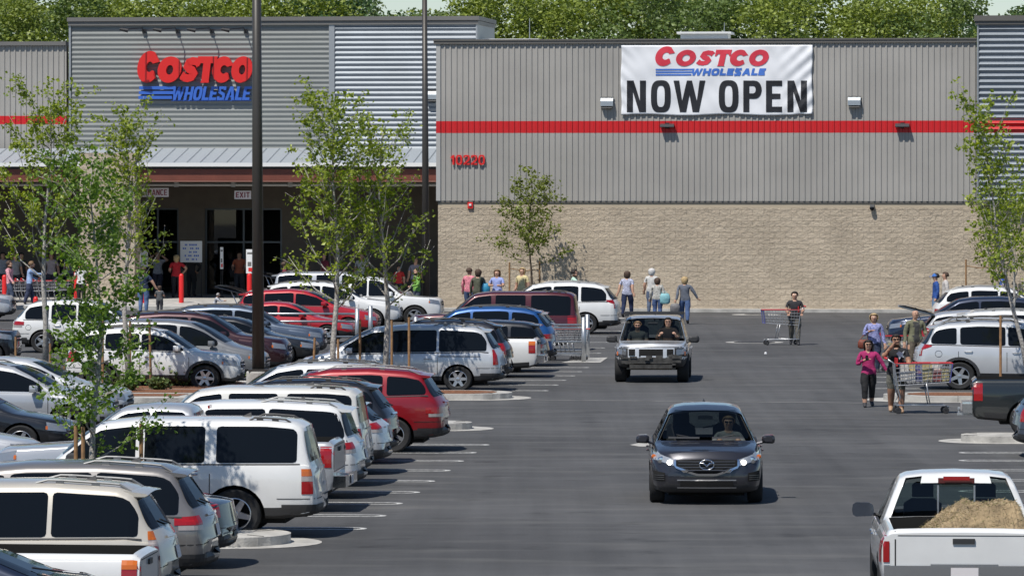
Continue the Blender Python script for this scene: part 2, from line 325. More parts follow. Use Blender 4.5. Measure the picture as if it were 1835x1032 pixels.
b=MB(); wbox(b,UL-0.02,UR+0.3,ZB,ZD,-0.3,0.03); b.build('flashing',M_COP,bld)
ULT=UL-0.05
corr_v('ribbed_wall',ULT+0.16,UR,ZD,R0,0.03,M_RIB,bld); corr_v('red_stripe',ULT+0.16,UR,R0,R1,0.033,M_RED,bld); corr_v('ribbed_wall',ULT+0.16,UR,R1,ZT,0.03,M_RIB,bld)
b=MB(); wbox(b,ULT-.02,ULT+.16,ZD,R0,-0.4,0.085); wbox(b,ULT-.02,ULT+.16,R1,ZT,-0.4,0.085); wbox(b,ULT-.024,ULT+.163,R0,R1,-0.4,0.088,1); b.build('corner_trim',[mat('corner_metal',(0.42,0.415,0.40),.45),M_RED],bld)
b=MB(); wbox(b,ULT-0.12,UR,ZT,ZC,-0.5,0.14); wbox(b,ULT-0.14,UR,ZC-0.045,ZC+0.02,-0.55,0.17); b.build('coping',M_COP,bld)
b=MB(); wbox(b,ULT,UR,ZD,ZT-.05,-0.35,-0.05); wbox(b,UL+.31,UREND+30,10.2,10.4,-60,-0.5); wbox(b,UL-0.0,UL+.3,0.13,ZT,-14,-0.42); b.build('roof_deck',mat('roof_membrane',(0.55,0.55,0.53),.8),bld)
# right hand tower of horizontal corrugation
_,TZ1=uz(1790,44.5,.35); _,TZC=uz(1790,28.5,.35); _,TB=uz(1790,360.5,.35); _,q0=uz(1790,238,.35); _,q1=uz(1790,216,.35)
UT,_=uz(1751,200,.35)
corr_h('corrugated_tower',UT+0.06,UREND,TB,TZ1,0.36,[M_GALV,M_RED],bld,per=0.245,dep=0.09,band=(q0,q1))
b=MB(); wbox(b,UT,UT+0.06,TB,TZ1,-0.3,0.47); wbox(b,UT+0.06,UREND,TB,TZ1,-0.3,0.33); b.build('tower_corner_trim',mat('galv_trim',(0.36,0.38,0.40),.45,.4),bld)
b=MB(); wbox(b,UT-.08,UREND,TZ1,TZC-.22,-.4,.52); wbox(b,UT-.12,UREND,TZC-.22,TZC,-.45,.58); b.build('tower_coping',M_COP,bld); b=MB(); wbox(b,UT+.1,UREND,TB-.18,TB,-.3,.42); b.build('tower_sill',M_COP,bld)
# entrance tower, set back from the main wall
WT=-8.0; WB_=-13.5; ZF=0.30
ua,_=uz(124,150,WT); ub,_=uz(590,150,WT); uc,_=uz(600,150,WT); ud,_=uz(853,50,WT); _,zt0=uz(450,45.5,WT); _,zt1=uz(450,31,WT); _,zjoin=uz(450,266,WT)
corr_h('grey_corrugated_wall',ua+.09,ub,zjoin-.3,zt0,WT,M_GREYC,bld,per=0.212,dep=0.027)
corr_h('bright_corrugated_wall',uc,ud,zjoin-.3,zt0,WT+.02,M_GALV,bld,per=0.222,dep=0.055)
b=MB(); wbox(b,ub,uc,zjoin-.3,zt0,WT-.2,WT+.1); wbox(b,ua,ua+.09,zjoin-.3,zt0,WT-3,WT+.09); wbox(b,ud,ud+.07,zjoin-.3,zt0,WT-6,WT+.1); wbox(b,ua+.09,ub,zjoin-.3,zt0,WT-.4,WT-.03); wbox(b,uc,ud,zjoin-.3,zt0,WT-.4,WT-.03); b.build('tower_trim',mat('galv_trim',(0,0,0)),bld)
b=MB(); zm=(zt0+zt1)/2; wbox(b,ua-.03,ud+.12,zt0,zm-.02,-14,WT+.14); wbox(b,ua-.06,ud+.15,zm+.0,zt1,-14,WT+.2); b.build('tower_coping',M_COP2,bld)
# left wing of vertical ribs
ule,_=uz(-260,150,WT-.3); ulr,_=uz(119,150,WT-.3); _,lz1=uz(60,82,WT-.3); _,lzc=uz(60,75,WT-.3); _,l0=uz(60,223,WT-.3); _,l1=uz(60,208,WT-.3); _,lzb=uz(60,266,WT-.3)
for n_,a_,b_,m_ in (('ribbed_wall',lzb-.3,l0,M_RIB),('red_stripe',l0,l1,M_RED),('ribbed_wall',l1,lz1,M_RIB)): corr_v(n_,ule,ulr,a_,b_,WT-.3,m_,bld)
b=MB(); wbox(b,ule,ulr,lz1,lzc,WT-1.0,WT-.15); b.build('coping',M_COP2,bld)
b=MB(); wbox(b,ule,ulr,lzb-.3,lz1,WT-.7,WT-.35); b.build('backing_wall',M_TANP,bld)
# canopy
WE=-4.5; _,ze=uz(300,292,WE); _,ze2=uz(300,297,WE); _,bz0=uz(300,324,WE); uce,_=uz(785,300,WE)
b=MB(); k=46; vs=[]
for i in range(k+1):
    u=ule+(uce+.1-ule)*i/k; vs+=[BP(u,WE+.1,ze),BP(u,WT+.06,zjoin)]
b.add(vs,[(2*i,2*i+2,2*i+3,2*i+1) for i in range(k)])
for i in range(k):
    u=ule+(uce+.1-ule)*i/k; a=BP(u,WE+.1,ze+.03); c=BP(u,WT+.06,zjoin+.03); b.tube([a,c],0.014,4)
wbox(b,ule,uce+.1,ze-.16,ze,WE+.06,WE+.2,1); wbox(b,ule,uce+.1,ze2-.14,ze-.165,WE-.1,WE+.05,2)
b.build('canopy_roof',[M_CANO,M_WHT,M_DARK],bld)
b=MB(); up0,_=uz(146,300,WE); up1,_=uz(244,300,WE)
wbox(b,ule,up0,bz0,ze2-.15,WE-.25,WE,0); wbox(b,up1,uce+.1,bz0,ze2-.15,WE-.25,WE,0); wbox(b,ule,up0,bz0-.05,bz0,WE-.3,WE+.05,1); wbox(b,up1,uce+.1,bz0-.05,bz0,WE-.3,WE+.05,1)
b.build('canopy_beam',[M_BEAM,mat('beam_flange',(.25,.12,.09),.5)],bld)
quadwall('split_block_pier',up0,up1,ZF-.3,ze2+.55,WE+.35,1.3,M_BLOCK,bld)
# porch: back wall with openings, soffit, hanging pipe
b=MB(); opens=[uz(244,400,WB_)[0],uz(320,400,WB_)[0],uz(367,400,WB_)[0],uz(505,400,WB_)[0]]; _,zo=uz(400,373,WB_)
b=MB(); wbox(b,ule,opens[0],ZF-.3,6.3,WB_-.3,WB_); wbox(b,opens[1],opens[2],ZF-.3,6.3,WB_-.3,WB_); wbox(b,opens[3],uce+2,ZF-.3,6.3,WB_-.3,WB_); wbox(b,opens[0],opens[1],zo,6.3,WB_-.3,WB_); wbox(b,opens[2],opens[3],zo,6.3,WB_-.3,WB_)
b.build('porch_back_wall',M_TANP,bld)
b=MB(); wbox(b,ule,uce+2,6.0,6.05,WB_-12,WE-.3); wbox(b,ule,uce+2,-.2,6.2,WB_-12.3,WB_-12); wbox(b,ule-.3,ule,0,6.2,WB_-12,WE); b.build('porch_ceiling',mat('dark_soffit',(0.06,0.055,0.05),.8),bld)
b=MB()
for (x0,x1) in ((opens[0],opens[1]),(opens[2],opens[3])):
    wbox(b,x0,x0+.08,ZF,zo,WB_-.2,WB_-.1); wbox(b,x1-.08,x1,ZF,zo,WB_-.2,WB_-.1); wbox(b,x0+.08,x1-.08,zo-.08,zo,WB_-.2,WB_-.1)
    wbox(b,(x0+x1)/2-.04,(x0+x1)/2+.04,ZF,zo-.08,WB_-.2,WB_-.1); wbox(b,x0+.08,x1-.08,ZF+2.3,ZF+2.38,WB_-.19,WB_-.11)
b.build('door_frame',mat('dark_aluminium',(0.1,0.11,0.12),.4,.6),bld)
b=MB(); wbox(b,opens[2]+.08,opens[2]+1.4,ZF,zo-.08,WB_-.16,WB_-.14); b.build('door_glass',clearglass('shop_glass',(.5,.55,.6)),bld)
b=MB(); _,zp=uz(400,331,WE-1.0); 
b.tube([BP(ule,WE-1.0,zp),BP(uce+.2,WE-1.0,zp)],0.07,8)
u=ule
while u<uce: b.tube([BP(u,WE-1.0,zp),BP(u,WE-1.0,6.0)],0.03,5); b.box(BP(u,WE-1.0,zp),(.18,.18,.2)); u+=2.5
b.build('sprinkler_pipe',mat('grey_pipe',(.42,.41,.39),.5),bld)
b=MB(); wbox(b,ule,uce+2,ZF-.32,ZF-.02,-3.2,-2.9)
_l=[BP(ule,0.9,0.0),BP(UL-.05,0.9,0.0)]
b=MB(); vs=[BP(ule,0.8,0),BP(UL-.1,0.8,0),BP(ule,0.8,.15),BP(UL-.1,.8,.15),BP(ule,-3,ZF),BP(UL-.1,-3,ZF),BP(ule,WB_-12,ZF),BP(UL-.1,WB_-12,ZF)]
b.add(vs,[(0,1,3,2),(2,3,5,4),(4,5,7,6)]); o=b.build('entrance_pavement',M_CONC); tagp(o,kind='structure')
for n_ in ('entrance_pavement',):
    for ob in list(bpy.data.objects):
        if ob.name=='entrance_pavement' and ob is not o: bpy.data.objects.remove(ob)
o.name='entrance_pavement'
# things on and by the facade ------------------------------------------------
def wall_thing(name,label,cat,group=None,loc=None): return empty(name,loc if loc else (0,0,0),0,label,cat,group)
# rooftop unit, antennas, white edge
def rooftop():
    r=empty('rooftop_unit',BP(0,-2.5,10.4),-TW,'white rooftop unit box showing above the parapet over the banner','rooftop unit')
    u0,z1=uz(1216,62,-2.5); u1,_=uz(1313,62,-2.5)
    b=MB(); cx=(u0+u1)/2; b.box((cx,0,(z1-10.4)/2),(u1-u0-.3,1.6,z1-10.4)); b.build('unit_case',M_WHT,r)
    b=MB(); b.box((cx,0,z1-10.4+.04),(u1-u0,1.9,.08)); b.build('unit_cap',M_WHT,r)
    u0,z1=uz(860,70.2,-9); u1,_=uz(965,70.2,-9); b=MB(); wbox(b,u0,u1,10.4,z1,-10,-9); o=b.build('roof_curb',M_WHT); tagp(o,'thin white roof curb beside the entrance tower above the grey coping','roof curb')
    for px,y0,w_,lab in ((1298,41,-6,'thin antenna mast rising behind the white rooftop unit'),(949,33,-6,'thin antenna mast above the roof right of the entrance tower')):
        u,z1=uz(px,y0,w_); b=MB(); b.tube([BP(u,w_,10.4),BP(u,w_,z1)],[.035,.012],6); b.box(BP(u,w_,10.45),(.3,.3,.1)); o=b.build('antenna_mast',M_GSTL); tagp(o,lab,'antenna','masts on the shop roof')
rooftop()
# lettering
M_SRED=mat('sign_red',(0.70,0.022,0.02),0.35); M_SBLU=mat('sign_blue',(0.045,0.14,0.55),0.35)
M_BRED=mat('banner_red',(0.66,0.04,0.07),0.6); M_BBLU=mat('banner_blue',(0.055,0.17,0.58),0.6); M_BBLK=mat('banner_black',(0.012,0.013,0.018),0.6)
def ell(cx,cy,rx,ry,a0,a1,n): return [(cx+rx*math.cos(R(a0+(a1-a0)*k/n)),cy+ry*math.sin(R(a0+(a1-a0)*k/n))) for k in range(n+1)]
def strip_faces(b,outer,inner,fr,d0,d1):
    n=len(outer); vs=[fr(*p,d1) for p in outer]+[fr(*p,d1) for p in inner]+[fr(*p,d0) for p in outer]+[fr(*p,d0) for p in inner]; fs=[]
    for i in range(n-1): fs+=[(i,i+1,n+i+1,n+i),(2*n+i,3*n+i,3*n+i+1,2*n+i+1),(i,2*n+i,2*n+i+1,i+1),(n+i,n+i+1,3*n+i+1,3*n+i)]
    fs+=[(0,n,3*n,2*n),(n-1,3*n-1,4*n-1,2*n-1)] 
    b.add(vs,fs)
def logo_letters(b,rects,fr,d0,d1,sh=0.20,fat=0.0):
    """rects: list of (letter,x0,x1,y0,y1) in sign coordinates; heavy slanted rounded capitals"""
    for k,(ch,x0,x1,y0,y1) in enumerate(rects):
        wd=x1-x0; ht=y1-y0; dd=0.006*(k%2)
        def f(x,y,d): 
            yy=y; return fr(x0+x*(wd-sh*ht)+sh*yy*ht,y0+yy*ht,d+(dd if d==d1 else 0))
        if ch=='O': strip_faces(b,ell(.5,.5,.52,.5,0,360,36),ell(.51,.49,.20-fat,.21-fat*.6,0,360,36),f,d0,d1)
        elif ch=='C':
            strip_faces(b,[(1.02,.66)]+ell(.5,.5,.54,.5,62,318,30)+[(0.93,.10)],[(.70,.60)]+ell(.56,.5,.20-fat*.6,.18-fat*.4,52,318,30)+[(.80,.36)],f,d0,d1)
        elif ch=='S':
            cen=[(.92,.70),(.80,.80),(.55,.83),(.32,.76),(.26,.64),(.40,.54),(.62,.46),(.74,.34),(.64,.22),(.42,.17),(.20,.20),(.06,.30)]
            th=[.15,.14,.135,.14,.15,.15,.15,.15,.14,.135,.14,.15]; o_=[];i_=[]
            for i,p in enumerate(cen):
                a=cen[max(0,i-1)]; c=cen[min(len(cen)-1,i+1)]; tx,ty=c[0]-a[0],c[1]-a[1]; L=math.hypot(tx,ty); nx,ny=-ty/L,tx/L
                o_.append((p[0]+nx*(th[i]+fat*.35),p[1]+ny*(th[i]+fat*.3))); i_.append((p[0]-nx*(th[i]+fat*.35),p[1]-ny*(th[i]+fat*.3)))
            strip_faces(b,o_,i_,f,d0,d1)
        elif ch=='T':
            b.prism([(.0,1),(1.0,1),(1.0,.62),(.90,.62),(.84,.74),(.70,.74),(.70,.10),(.74,.0),(.28,.0),(.32,.10),(.32,.74),(.18,.74),(.10,.62),(.0,.62)],d0,d1+dd,lambda x,y,d:f(x,y,d))
def glyph(b,ch,ua_,ub_,za_,zb_,st,fr0,sh=0.0,d0=0.0,d1=.003):
    """one heavy grotesque capital or figure in the box ua..ub, za..zb; st stroke width in metres"""
    wd=ub_-ua_; ht=zb_-za_; q=st/wd; p=st*.9/ht
    fr=lambda x,y,d:fr0(ua_+x*wd+sh*y*ht,za_+y*ht,d)
    def se(rx,ry,a0=0,a1=360,n=40,e=.66): return [(.5+rx*abs(math.cos(R(a)))**e*(1 if math.cos(R(a))>=0 else -1),.5+ry*abs(math.sin(R(a)))**e*(1 if math.sin(R(a))>=0 else -1)) for a in [a0+(a1-a0)*k/n for k in range(n+1)]]
    def path(cen,tx=1.0):
        o_=[];i_=[]
        for i,c in enumerate(cen):
            a=cen[max(0,i-1)]; e=cen[min(len(cen)-1,i+1)]; dx,dy=(e[0]-a[0])*wd,(e[1]-a[1])*ht; L=math.hypot(dx,dy); nx,ny=-dy/L,dx/L
            o_.append((c[0]+nx*q*.5*tx,c[1]+ny*p*.55*tx)); i_.append((c[0]-nx*q*.5*tx,c[1]-ny*p*.55*tx))
        strip_faces(b,o_,i_,fr,d0,d1)
    if ch=='N': b.prism([(0,0),(0,1),(q*1.12,1),(1-q,.36),(1-q,1),(1,1),(1,0),(1-q*1.12,0),(q,.64),(q,0)],d0,d1,fr)
    elif ch=='W': b.prism([(0,1),(q*.95,1),(.27,.36),(.42,1),(.58,1),(.73,.36),(1-q*.95,1),(1,1),(.80,0),(.60,0),(.50,.55),(.40,0),(.20,0)],d0,d1,fr)
    elif ch=='E': b.prism([(0,0),(0,1),(1,1),(1,1-p),(q,1-p),(q,.5+p*.5),(.9,.5+p*.5),(.9,.5-p*.5),(q,.5-p*.5),(q,p),(1,p),(1,0)],d0,d1,fr)
    elif ch=='L': b.prism([(0,0),(0,1),(q,1),(q,p),(1,p),(1,0)],d0,d1,fr)
    elif ch=='H': b.prism([(0,0),(0,1),(q,1),(q,.5+p*.5),(1-q,.5+p*.5),(1-q,1),(1,1),(1,0),(1-q,0),(1-q,.5-p*.5),(q,.5-p*.5),(q,0)],d0,d1,fr)
    elif ch=='T': b.prism([(0,1),(1,1),(1,1-p),(.5+q*.5,1-p),(.5+q*.5,0),(.5-q*.5,0),(.5-q*.5,1-p),(0,1-p)],d0,d1,fr)
    elif ch=='I': b.prism([(.5-q*.5,0),(.5-q*.5,1),(.5+q*.5,1),(.5+q*.5,0)],d0,d1,fr)
    elif ch=='1': b.prism([(.5,0),(.5,.70),(.1,.62),(.1,.78),(.55,1),(.5+q*1.1,1),(.5+q*1.1,0)],d0,d1,fr)
    elif ch=='X': b.prism([(0,0),(.5-q*.6,.5),(0,1),(q*1.2,1),(.5,.5+p*.75),(1-q*1.2,1),(1,1),(.5+q*.6,.5),(1,0),(1-q*1.2,0),(.5,.5-p*.75),(q*1.2,0)],d0,d1,fr)
    elif ch=='A':
        b.prism([(0,0),(.5-q*.55,1),(.5+q*.55,1),(1,0),(1-q*1.05,0),(.5,1-p*1.5),(q*1.05,0)],d0,d1,fr); b.prism([(.2,.20),(.2,.20+p*.8),(.8,.20+p*.8),(.8,.20)],d0,d1-(d1-d0)*.3,fr)
    elif ch in 'O0': strip_faces(b,se(.5,.51),se(max(.05,.5-q),max(.05,.51-p)),fr,d0,d1)
    elif ch=='C': strip_faces(b,se(.5,.51,42,318),se(max(.05,.5-q),max(.05,.51-p),42,318),fr,d0,d1)
    elif ch in 'PR':
        b.prism([(0,0),(0,1),(q,1),(q,0)],d0,d1,fr)
        o_=[(q,1.0)]+[(.55+.45*math.sin(PI*k/12)**.8,.71+.29*math.cos(PI*k/12)) for k in range(13)]+[(q,.42)]; i_=[(q,1-p)]+[(.52+max(.06,.48-q)*math.sin(PI*k/12)**.8,.71+max(.05,.29-p)*math.cos(PI*k/12)) for k in range(13)]+[(q,.42+p)]
        strip_faces(b,o_,i_,fr,d0,d1)
        if ch=='R': b.prism([(.42,.44),(.42+q,.44),(1.02,0),(1.02-q*1.15,0)],d0,d1-(d1-d0)*.3,fr)
    elif ch=='S':
        a=q*.5; c=p*.5; path([(1-a,.74),(.84,.92),(.5,1-c),(.16,.92),(a,.75),(.2,.60),(.5,.51),(.8,.41),(1-a,.26),(.84,.09),(.5,c),(.16,.08),(a,.27)])
    elif ch=='2':
        a=q*.5; c=p*.5; path([(a,.70),(.14,.90),(.5,1-c),(.86,.90),(1-a,.72),(.86,.52),(.45,.27),(.16,c*1.6)]); b.prism([(0,0),(0,p),(1,p),(1,0)],d0,d1-(d1-d0)*.3,fr)
GW={'W':1.45,'I':.38,'1':.62,'N':1.0,'O':1.02,'E':.85,'L':.82,'T':.92,'S':.92,'A':1.12,'H':1.0,'R':.98,'C':.98,'X':1.05,'0':.92,'2':.90,'P':.95}
def word(b,s,u0,u1,z0,z1,fr0,weight=.30,gap=.16,sh=0.0,d0=0.0,d1=.003):
    ht=z1-z0; tot=sum(GW[c] for c in s)+gap*(len(s)-1); k=(u1-u0-sh*ht)/tot; u=u0; st=weight*k
    for c in s: glyph(b,c,u,u+GW[c]*k,z0,z1,min(st,GW[c]*k*.9),fr0,sh,d0,d1); u+=(GW[c]+gap)*k
def cos_rects(px0,px1,pyb,pyt,pys,w_,tight=0):
    xs=[(0,.205),(.172,.392),(.366,.556),(.500,.690),(.640,.832),(.800,1.0)] if tight else [(0,.190),(.178,.372),(.360,.530),(.505,.672),(.645,.820),(.808,1.0)]; out=[]
    for (a,c),ch in zip(xs,'COSTCO'):
        u0,z0=uz(px0+(px1-px0)*a,pyb,w_); u1,_=uz(px0+(px1-px0)*c,pyb,w_); _,z1=uz(px0,pyt if ch=='C' and a==0 else pys,w_); out.append((ch,u0,u1,z0,z1))
    return out
ws=WT+0.09
sign=empty('store_sign',(0,0,0),0,'big red and blue raised shop lettering on the grey entrance tower','shop sign')
b=MB(); logo_letters(b,cos_rects(246,456,149,92,102,ws,1),lambda u,v,d:BP(u,ws+d,v),0.0,0.22,sh=.12,fat=.045); b.build('red_lettering',M_SRED,sign)
u0,z0=uz(307,180,ws); u1,z1=uz(452,155.5,ws); 
b=MB(); word(b,'WHOLESALE',u0,u1,z0,z1,lambda u,v,d:BP(u,ws+d,v),weight=.34,gap=.07,sh=.2,d0=0,d1=.14)
for k in range(3):
    a0,zz0=uz(249+k*.8,178-k*8.6,ws); a1,zz1=uz(309+k*3,172.3-k*8.6,ws); wbox(b,a0,a1,zz0,zz1,ws,ws+.12)
for a,c in ((249,452),):
    a0,zz0=uz(307,180.4,ws); a1,zz1=uz(450,178.6,ws); wbox(b,a0,a1,zz0-.03,zz1-.02,ws,ws+.04)
b.build('blue_lettering',M_SBLU,sign)
for k,px in enumerate((258,318,379,440)):
    l=empty('sign_lamp',(0,0,0),0,['leftmost gooseneck lamp above the red tower lettering','second gooseneck lamp from the left above the red tower lettering','third gooseneck lamp from the left above the red tower lettering','gooseneck lamp above the last letter beside the near light pole'][k],'lamp','lamps above the tower lettering')
    b=MB(); a=fp(px,56,WT+.08); c=fp(px-36,53.5,WT+1.6); b.tube([a,a+WX*.5+Vector((0,0,.12)),c],.025,6); b.box(a,(.16,.12,.16)); b.build('arm',M_DARK,l)
    b=MB(); b.tube([c+Vector((-.18,0,.02)),c+Vector((.18,0,-.04))],[.06,.10],8); b.build('lamp_shade',M_DARK,l)
# banner
bn=empty('grand_opening_banner',(0,0,0),0,'large white banner reading NOW OPEN hung on the ribbed wall','banner')
def bw(u,z):
    du=u-bu0; dz=z-bz_0
    s=math.sin(du*5.1+dz*2.3)*.010+math.sin(du*2.2-dz*4.1+1)*.012+math.sin((du*1.3+dz)*7)*.006
    e=max(0,(du-(bu1-bu0)*.80)/((bu1-bu0)*.2)); s+=e*.03*math.sin((du-dz*1.1)*9)+0.02*max(0,1-du*1.2)*math.sin((du+dz)*11)
    return 0.13+s
bu0,bz_0=uz(1113,206.5,.13); bu1,bz_1=uz(1455.5,81,.13); N1,N2=120,44; b=MB(); vs=[]
for j in range(N2+1):
    for i in range(N1+1):
        fu=i/N1; fz=j/N2; u=bu0+(bu1-bu0)*fu; z=bz_0+(bz_1-bz_0)*fz+ .03*math.sin(fu*14)*(1-fz); vs.append(BP(u+.02*math.sin(fz*9),bw(u,z),z))
b.add(vs,[(j*(N1+1)+i,j*(N1+1)+i+1,(j+1)*(N1+1)+i+1,(j+1)*(N1+1)+i) for j in range(N2) for i in range(N1)])
o=b.build('cloth',mat('white_vinyl',(0.80,0.81,0.84),0.5,bump=0.25,bscale=1.6),bn,smooth=True,recalc=False)
so_=o.modifiers.new('thickness','SOLIDIFY'); so_.thickness=.006
def on_banner(V,Fc,u0,z0,name,m,lift=.012,parent=bn):
    b=MB(); bm=bmesh.new(); vv=[bm.verts.new((v[0],v[1],v[2])) for v in V]
    for f in Fc:
        try: bm.faces.new([vv[i] for i in f])
        except ValueError: pass
    bm.normal_update(); bmesh.ops.triangulate(bm,faces=bm.faces[:],ngon_method='EAR_CLIP')
    for _ in range(2):
        es=[e for e in bm.edges if e.calc_length()>.25]
        if es: bmesh.ops.subdivide_edges(bm,edges=es,cuts=2); bmesh.ops.triangulate(bm,faces=bm.faces[:])
    bm.verts.ensure_lookup_table(); bm.verts.index_update()
    b.add([BP(u0+v.co.x,bw(u0+v.co.x,z0+v.co.z)+lift+max(0,-v.co.y),z0+v.co.z) for v in bm.verts],[tuple(x.index for x in f.verts) for f in bm.faces]); bm.free()
    return b.build(name,m,parent)
def bword(s,p0x,p0y,p1x,p1y,**k):
    u0,z0=uz(p0x,p0y,.13); u1,z1=uz(p1x,p1y,.13); V,Fc=join_text(s,u1-u0,z1-z0,ext=.003,**k); return V,Fc,u0,z0
tmp=MB()
def block_letter(ch,x0,x1,y0=201.3,y1=144.8):
    ua_,za_=uz(x0,y0,.13); ub_,zb_=uz(x1,y1,.13); glyph(tmp,ch,ua_,ub_,za_,zb_,10.8*(ub_-ua_)/(x1-x0),lambda u,v,d:(u,-d,v))
for ch,x0,x1 in (('N',1123.4,1157.5),('O',1166.5,1202),('W',1207,1264),('O',1288,1323.5),('P',1332,1365),('E',1372.7,1401.5),('N',1411,1446)): block_letter(ch,x0,x1)
on_banner(tmp.v,tmp.f,0,0,'black_lettering',M_BBLK)
tmp=MB(); logo_letters(tmp,cos_rects(1172,1380,119,83.5,90,.13),lambda u,v,d:(u,-d,v),0.0,.004,sh=.22); on_banner(tmp.v,tmp.f,0,0,'red_lettering',M_BRED)
tmp=MB(); u0,z0=uz(1237,136,.13); u1,z1=uz(1373,123,.13); word(tmp,'WHOLESALE',u0,u1,z0,z1,lambda u,v,d:(u,-d,v),weight=.32,gap=.10,sh=.25); on_banner(tmp.v,tmp.f,0,0,'blue_lettering',M_BBLU)
tmp=MB()
for k in range(3):
    a0,zz0=uz(1175,136-k*4.7,.13); a1,zz1=uz(1239+k*2,133-k*4.7,.13); n=12
    for i in range(n): tmp.prism([(a0+(a1-a0)*i/n,zz0),(a0+(a1-a0)*(i+1)/n,zz0),(a0+(a1-a0)*(i+1)/n,zz1),(a0+(a1-a0)*i/n,zz1)],0,.003,lambda u,v,d:(u,-d,v))
on_banner(tmp.v,tmp.f,0,0,'blue_stripes',M_BBLU)
# house number
hn=empty('house_number',(0,0,0),0,'red raised number 10220 on the ribbed wall','number')
u0,z0=uz(807,295.5,.1); u1,z1=uz(869,278,.1); b=MB(); word(b,'10220',u0,u1,z0,z1,lambda u,v,d:BP(u,d,v),weight=.25,gap=.17,d0=.08,d1=.15); b.build('lettering',M_SRED,hn)
# wall packs and stripe lamps
def wallpack(px,py,lab,w_=0.08,sc=1.0):
    l=empty('wall_light',(0,0,0),0,lab,'wall light','pale box lights on the ribbed wall'); u,z=uz(px,py,w_)
    b=MB(); b.prism([(0,-.18),(.20,-.15),(.20,.05),(.10,.18),(0,.18)],-.26*sc,.26*sc,lambda d,v,s:BP(u+s,w_+d*sc,z+v*sc)); b.build('housing',mat('pale_fixture',(.42,.46,.5),.35,.5),l)
    b=MB(); wbox(b,u-.28*sc,u+.28*sc,z+.20*sc,z+.235*sc,w_,w_+.05); wbox(b,u-.22*sc,u+.22*sc,z-.24*sc,z-.2*sc,w_,w_+.22); b.build('mounting_plate',M_COP2,l)
wallpack(1088,184,'pale box light left of the banner on the ribbed wall'); wallpack(1531,182.5,'pale box light right of the banner on the ribbed wall'); 
def stripelamp(px,py,lab):
    l=empty('downlight',(0,0,0),0,lab,'wall light','dark downlights on the red stripe'); u,z=uz(px,py,.1)
    b=MB(); b.prism([(0,-.05),(.27,-.08),(.30,-.05),(.28,.03),(0,.08)],-.29,.29,lambda d,v,s:BP(u+s,.08+d,z+v)); b.build('shade',mat('dark_fixture',(.05,.05,.055),.45),l)
    b=MB(); wbox(b,u-.08,u+.08,z-.12,z+.12,.03,.09); b.build('bracket',M_DARK,l)
stripelamp(1196,225.5,'dark downlight on the red stripe below the banner'); stripelamp(1617,225,'dark downlight on the red stripe near the right tower')
wl=wallpack(774,172,'small pale light beside the wall corner on the bright entrance tower',WT+.1,1.0)
# fire alarm, camera
al=empty('fire_alarm',(0,0,0),0,'small red alarm bell high on the block wall corner','alarm'); u,z=uz(843,368,0)
b=MB(); wbox(b,u-.11,u+.11,z-.13,z+.13,0.0,.09); b.build('alarm_case',M_SRED,al); b=MB(); wbox(b,u-.05,u+.05,z-.02,z+.07,.09,.13); b.build('strobe',M_WHT,al)
cm=empty('security_camera',(0,0,0),0,'small dark dome camera on the smooth band of the block wall','camera'); u,z=uz(1563,371.5,0)
b=MB(); wbox(b,u-.09,u+.09,z-.02,z+.12,0,.16); b.build('bracket',M_COP2,cm); b=MB(); b.lathe([(.001,-.13),(.08,-.09),(.11,0),(.08,.03),(.001,.04)],12,mtx=Matrix.Translation(BP(u,.16,z-.02))); b.build('dome',M_GLASSD,cm,smooth=True)
# entrance signs
M_SGN=mat('pale_sign',(.72,.66,.64),.6); M_MAR=mat('maroon_letters',(.22,.015,.03),.6)
def hang(s,x0,x1,y0,y1,lab):
    w_=WE-1.05; l=empty('hanging_sign',(0,0,0),0,lab,'sign','white hanging signs in the entrance porch'); u0,z0=uz(x0,y1,w_); u1,z1=uz(x1,y0,w_)
    b=MB(); wbox(b,u0,u1,z0,z1,w_-.04,w_); b.build('board',M_SGN,l)
    m=.09*(z1-z0)*2; b=MB(); word(b,s,u0+m,u1-m,z0+(z1-z0)*.18,z0+(z1-z0)*.82,lambda u,v,d:BP(u,w_+d,v),weight=.26,gap=.2,d0=0,d1=.012); b.build('lettering',M_MAR,l)
hang('ENTRANCE',243,302,337,353,'white sign reading ENTRANCE in maroon letters under the canopy'); hang('EXIT',420,450,342,357,'white sign reading EXIT in maroon letters beside the near pole')
def noticeboard(x0,x1,y0,y1,w_,lab,kind='lines',zfeet=ZF):
    l=empty('notice_board',(0,0,0),0,lab,'sign'); u0,z0=uz(x0,y1,w_); u1,z1=uz(x1,y0,w_)
    b=MB(); wbox(b,u0,u1,z0,z1,w_-.04,w_); 
    lb=MB(); wbox(lb,u0+.02,u0+.045,zfeet,z0,w_-.04,w_-.02); wbox(lb,u1-.045,u1-.02,zfeet,z0,w_-.04,w_-.02); wbox(lb,u0,u1,zfeet,zfeet+.03,w_-.2,w_+.15); lb.build('stand',M_DARK,l)
    b.build('board',M_WHT,l); b=MB(); rnd=random.Random(int(x0)); h=(z1-z0); ww=u1-u0
    if kind=='lines':
        for k in range(5):
            a=.5-.38*(1 if k%2 else .75)
            n=9
            for i in range(n):
                if rnd.random()<.25: continue
                xx=u0+ww*(a+(1-2*a)*i/n); wbox(b,xx,xx+ww*(1-2*a)/n*.7,z1-h*(.14+.17*k)-h*.08,z1-h*(.14+.17*k),w_,w_+.004)
        b.build('small_print',M_SBLU,l)
    elif kind=='pics':
        wbox(b,u0+ww*.15,u1-ww*.15,z1-h*.2,z1-h*.12,w_,w_+.004,0); wbox(b,u0+ww*.2,u1-ww*.3,z0+h*.3,z0+h*.48,w_,w_+.004,0); wbox(b,u0+ww*.3,u1-ww*.15,z0+h*.08,z0+h*.24,w_,w_+.004,1)
        b.build('small_pictures',[M_COP2,M_SRED],l)
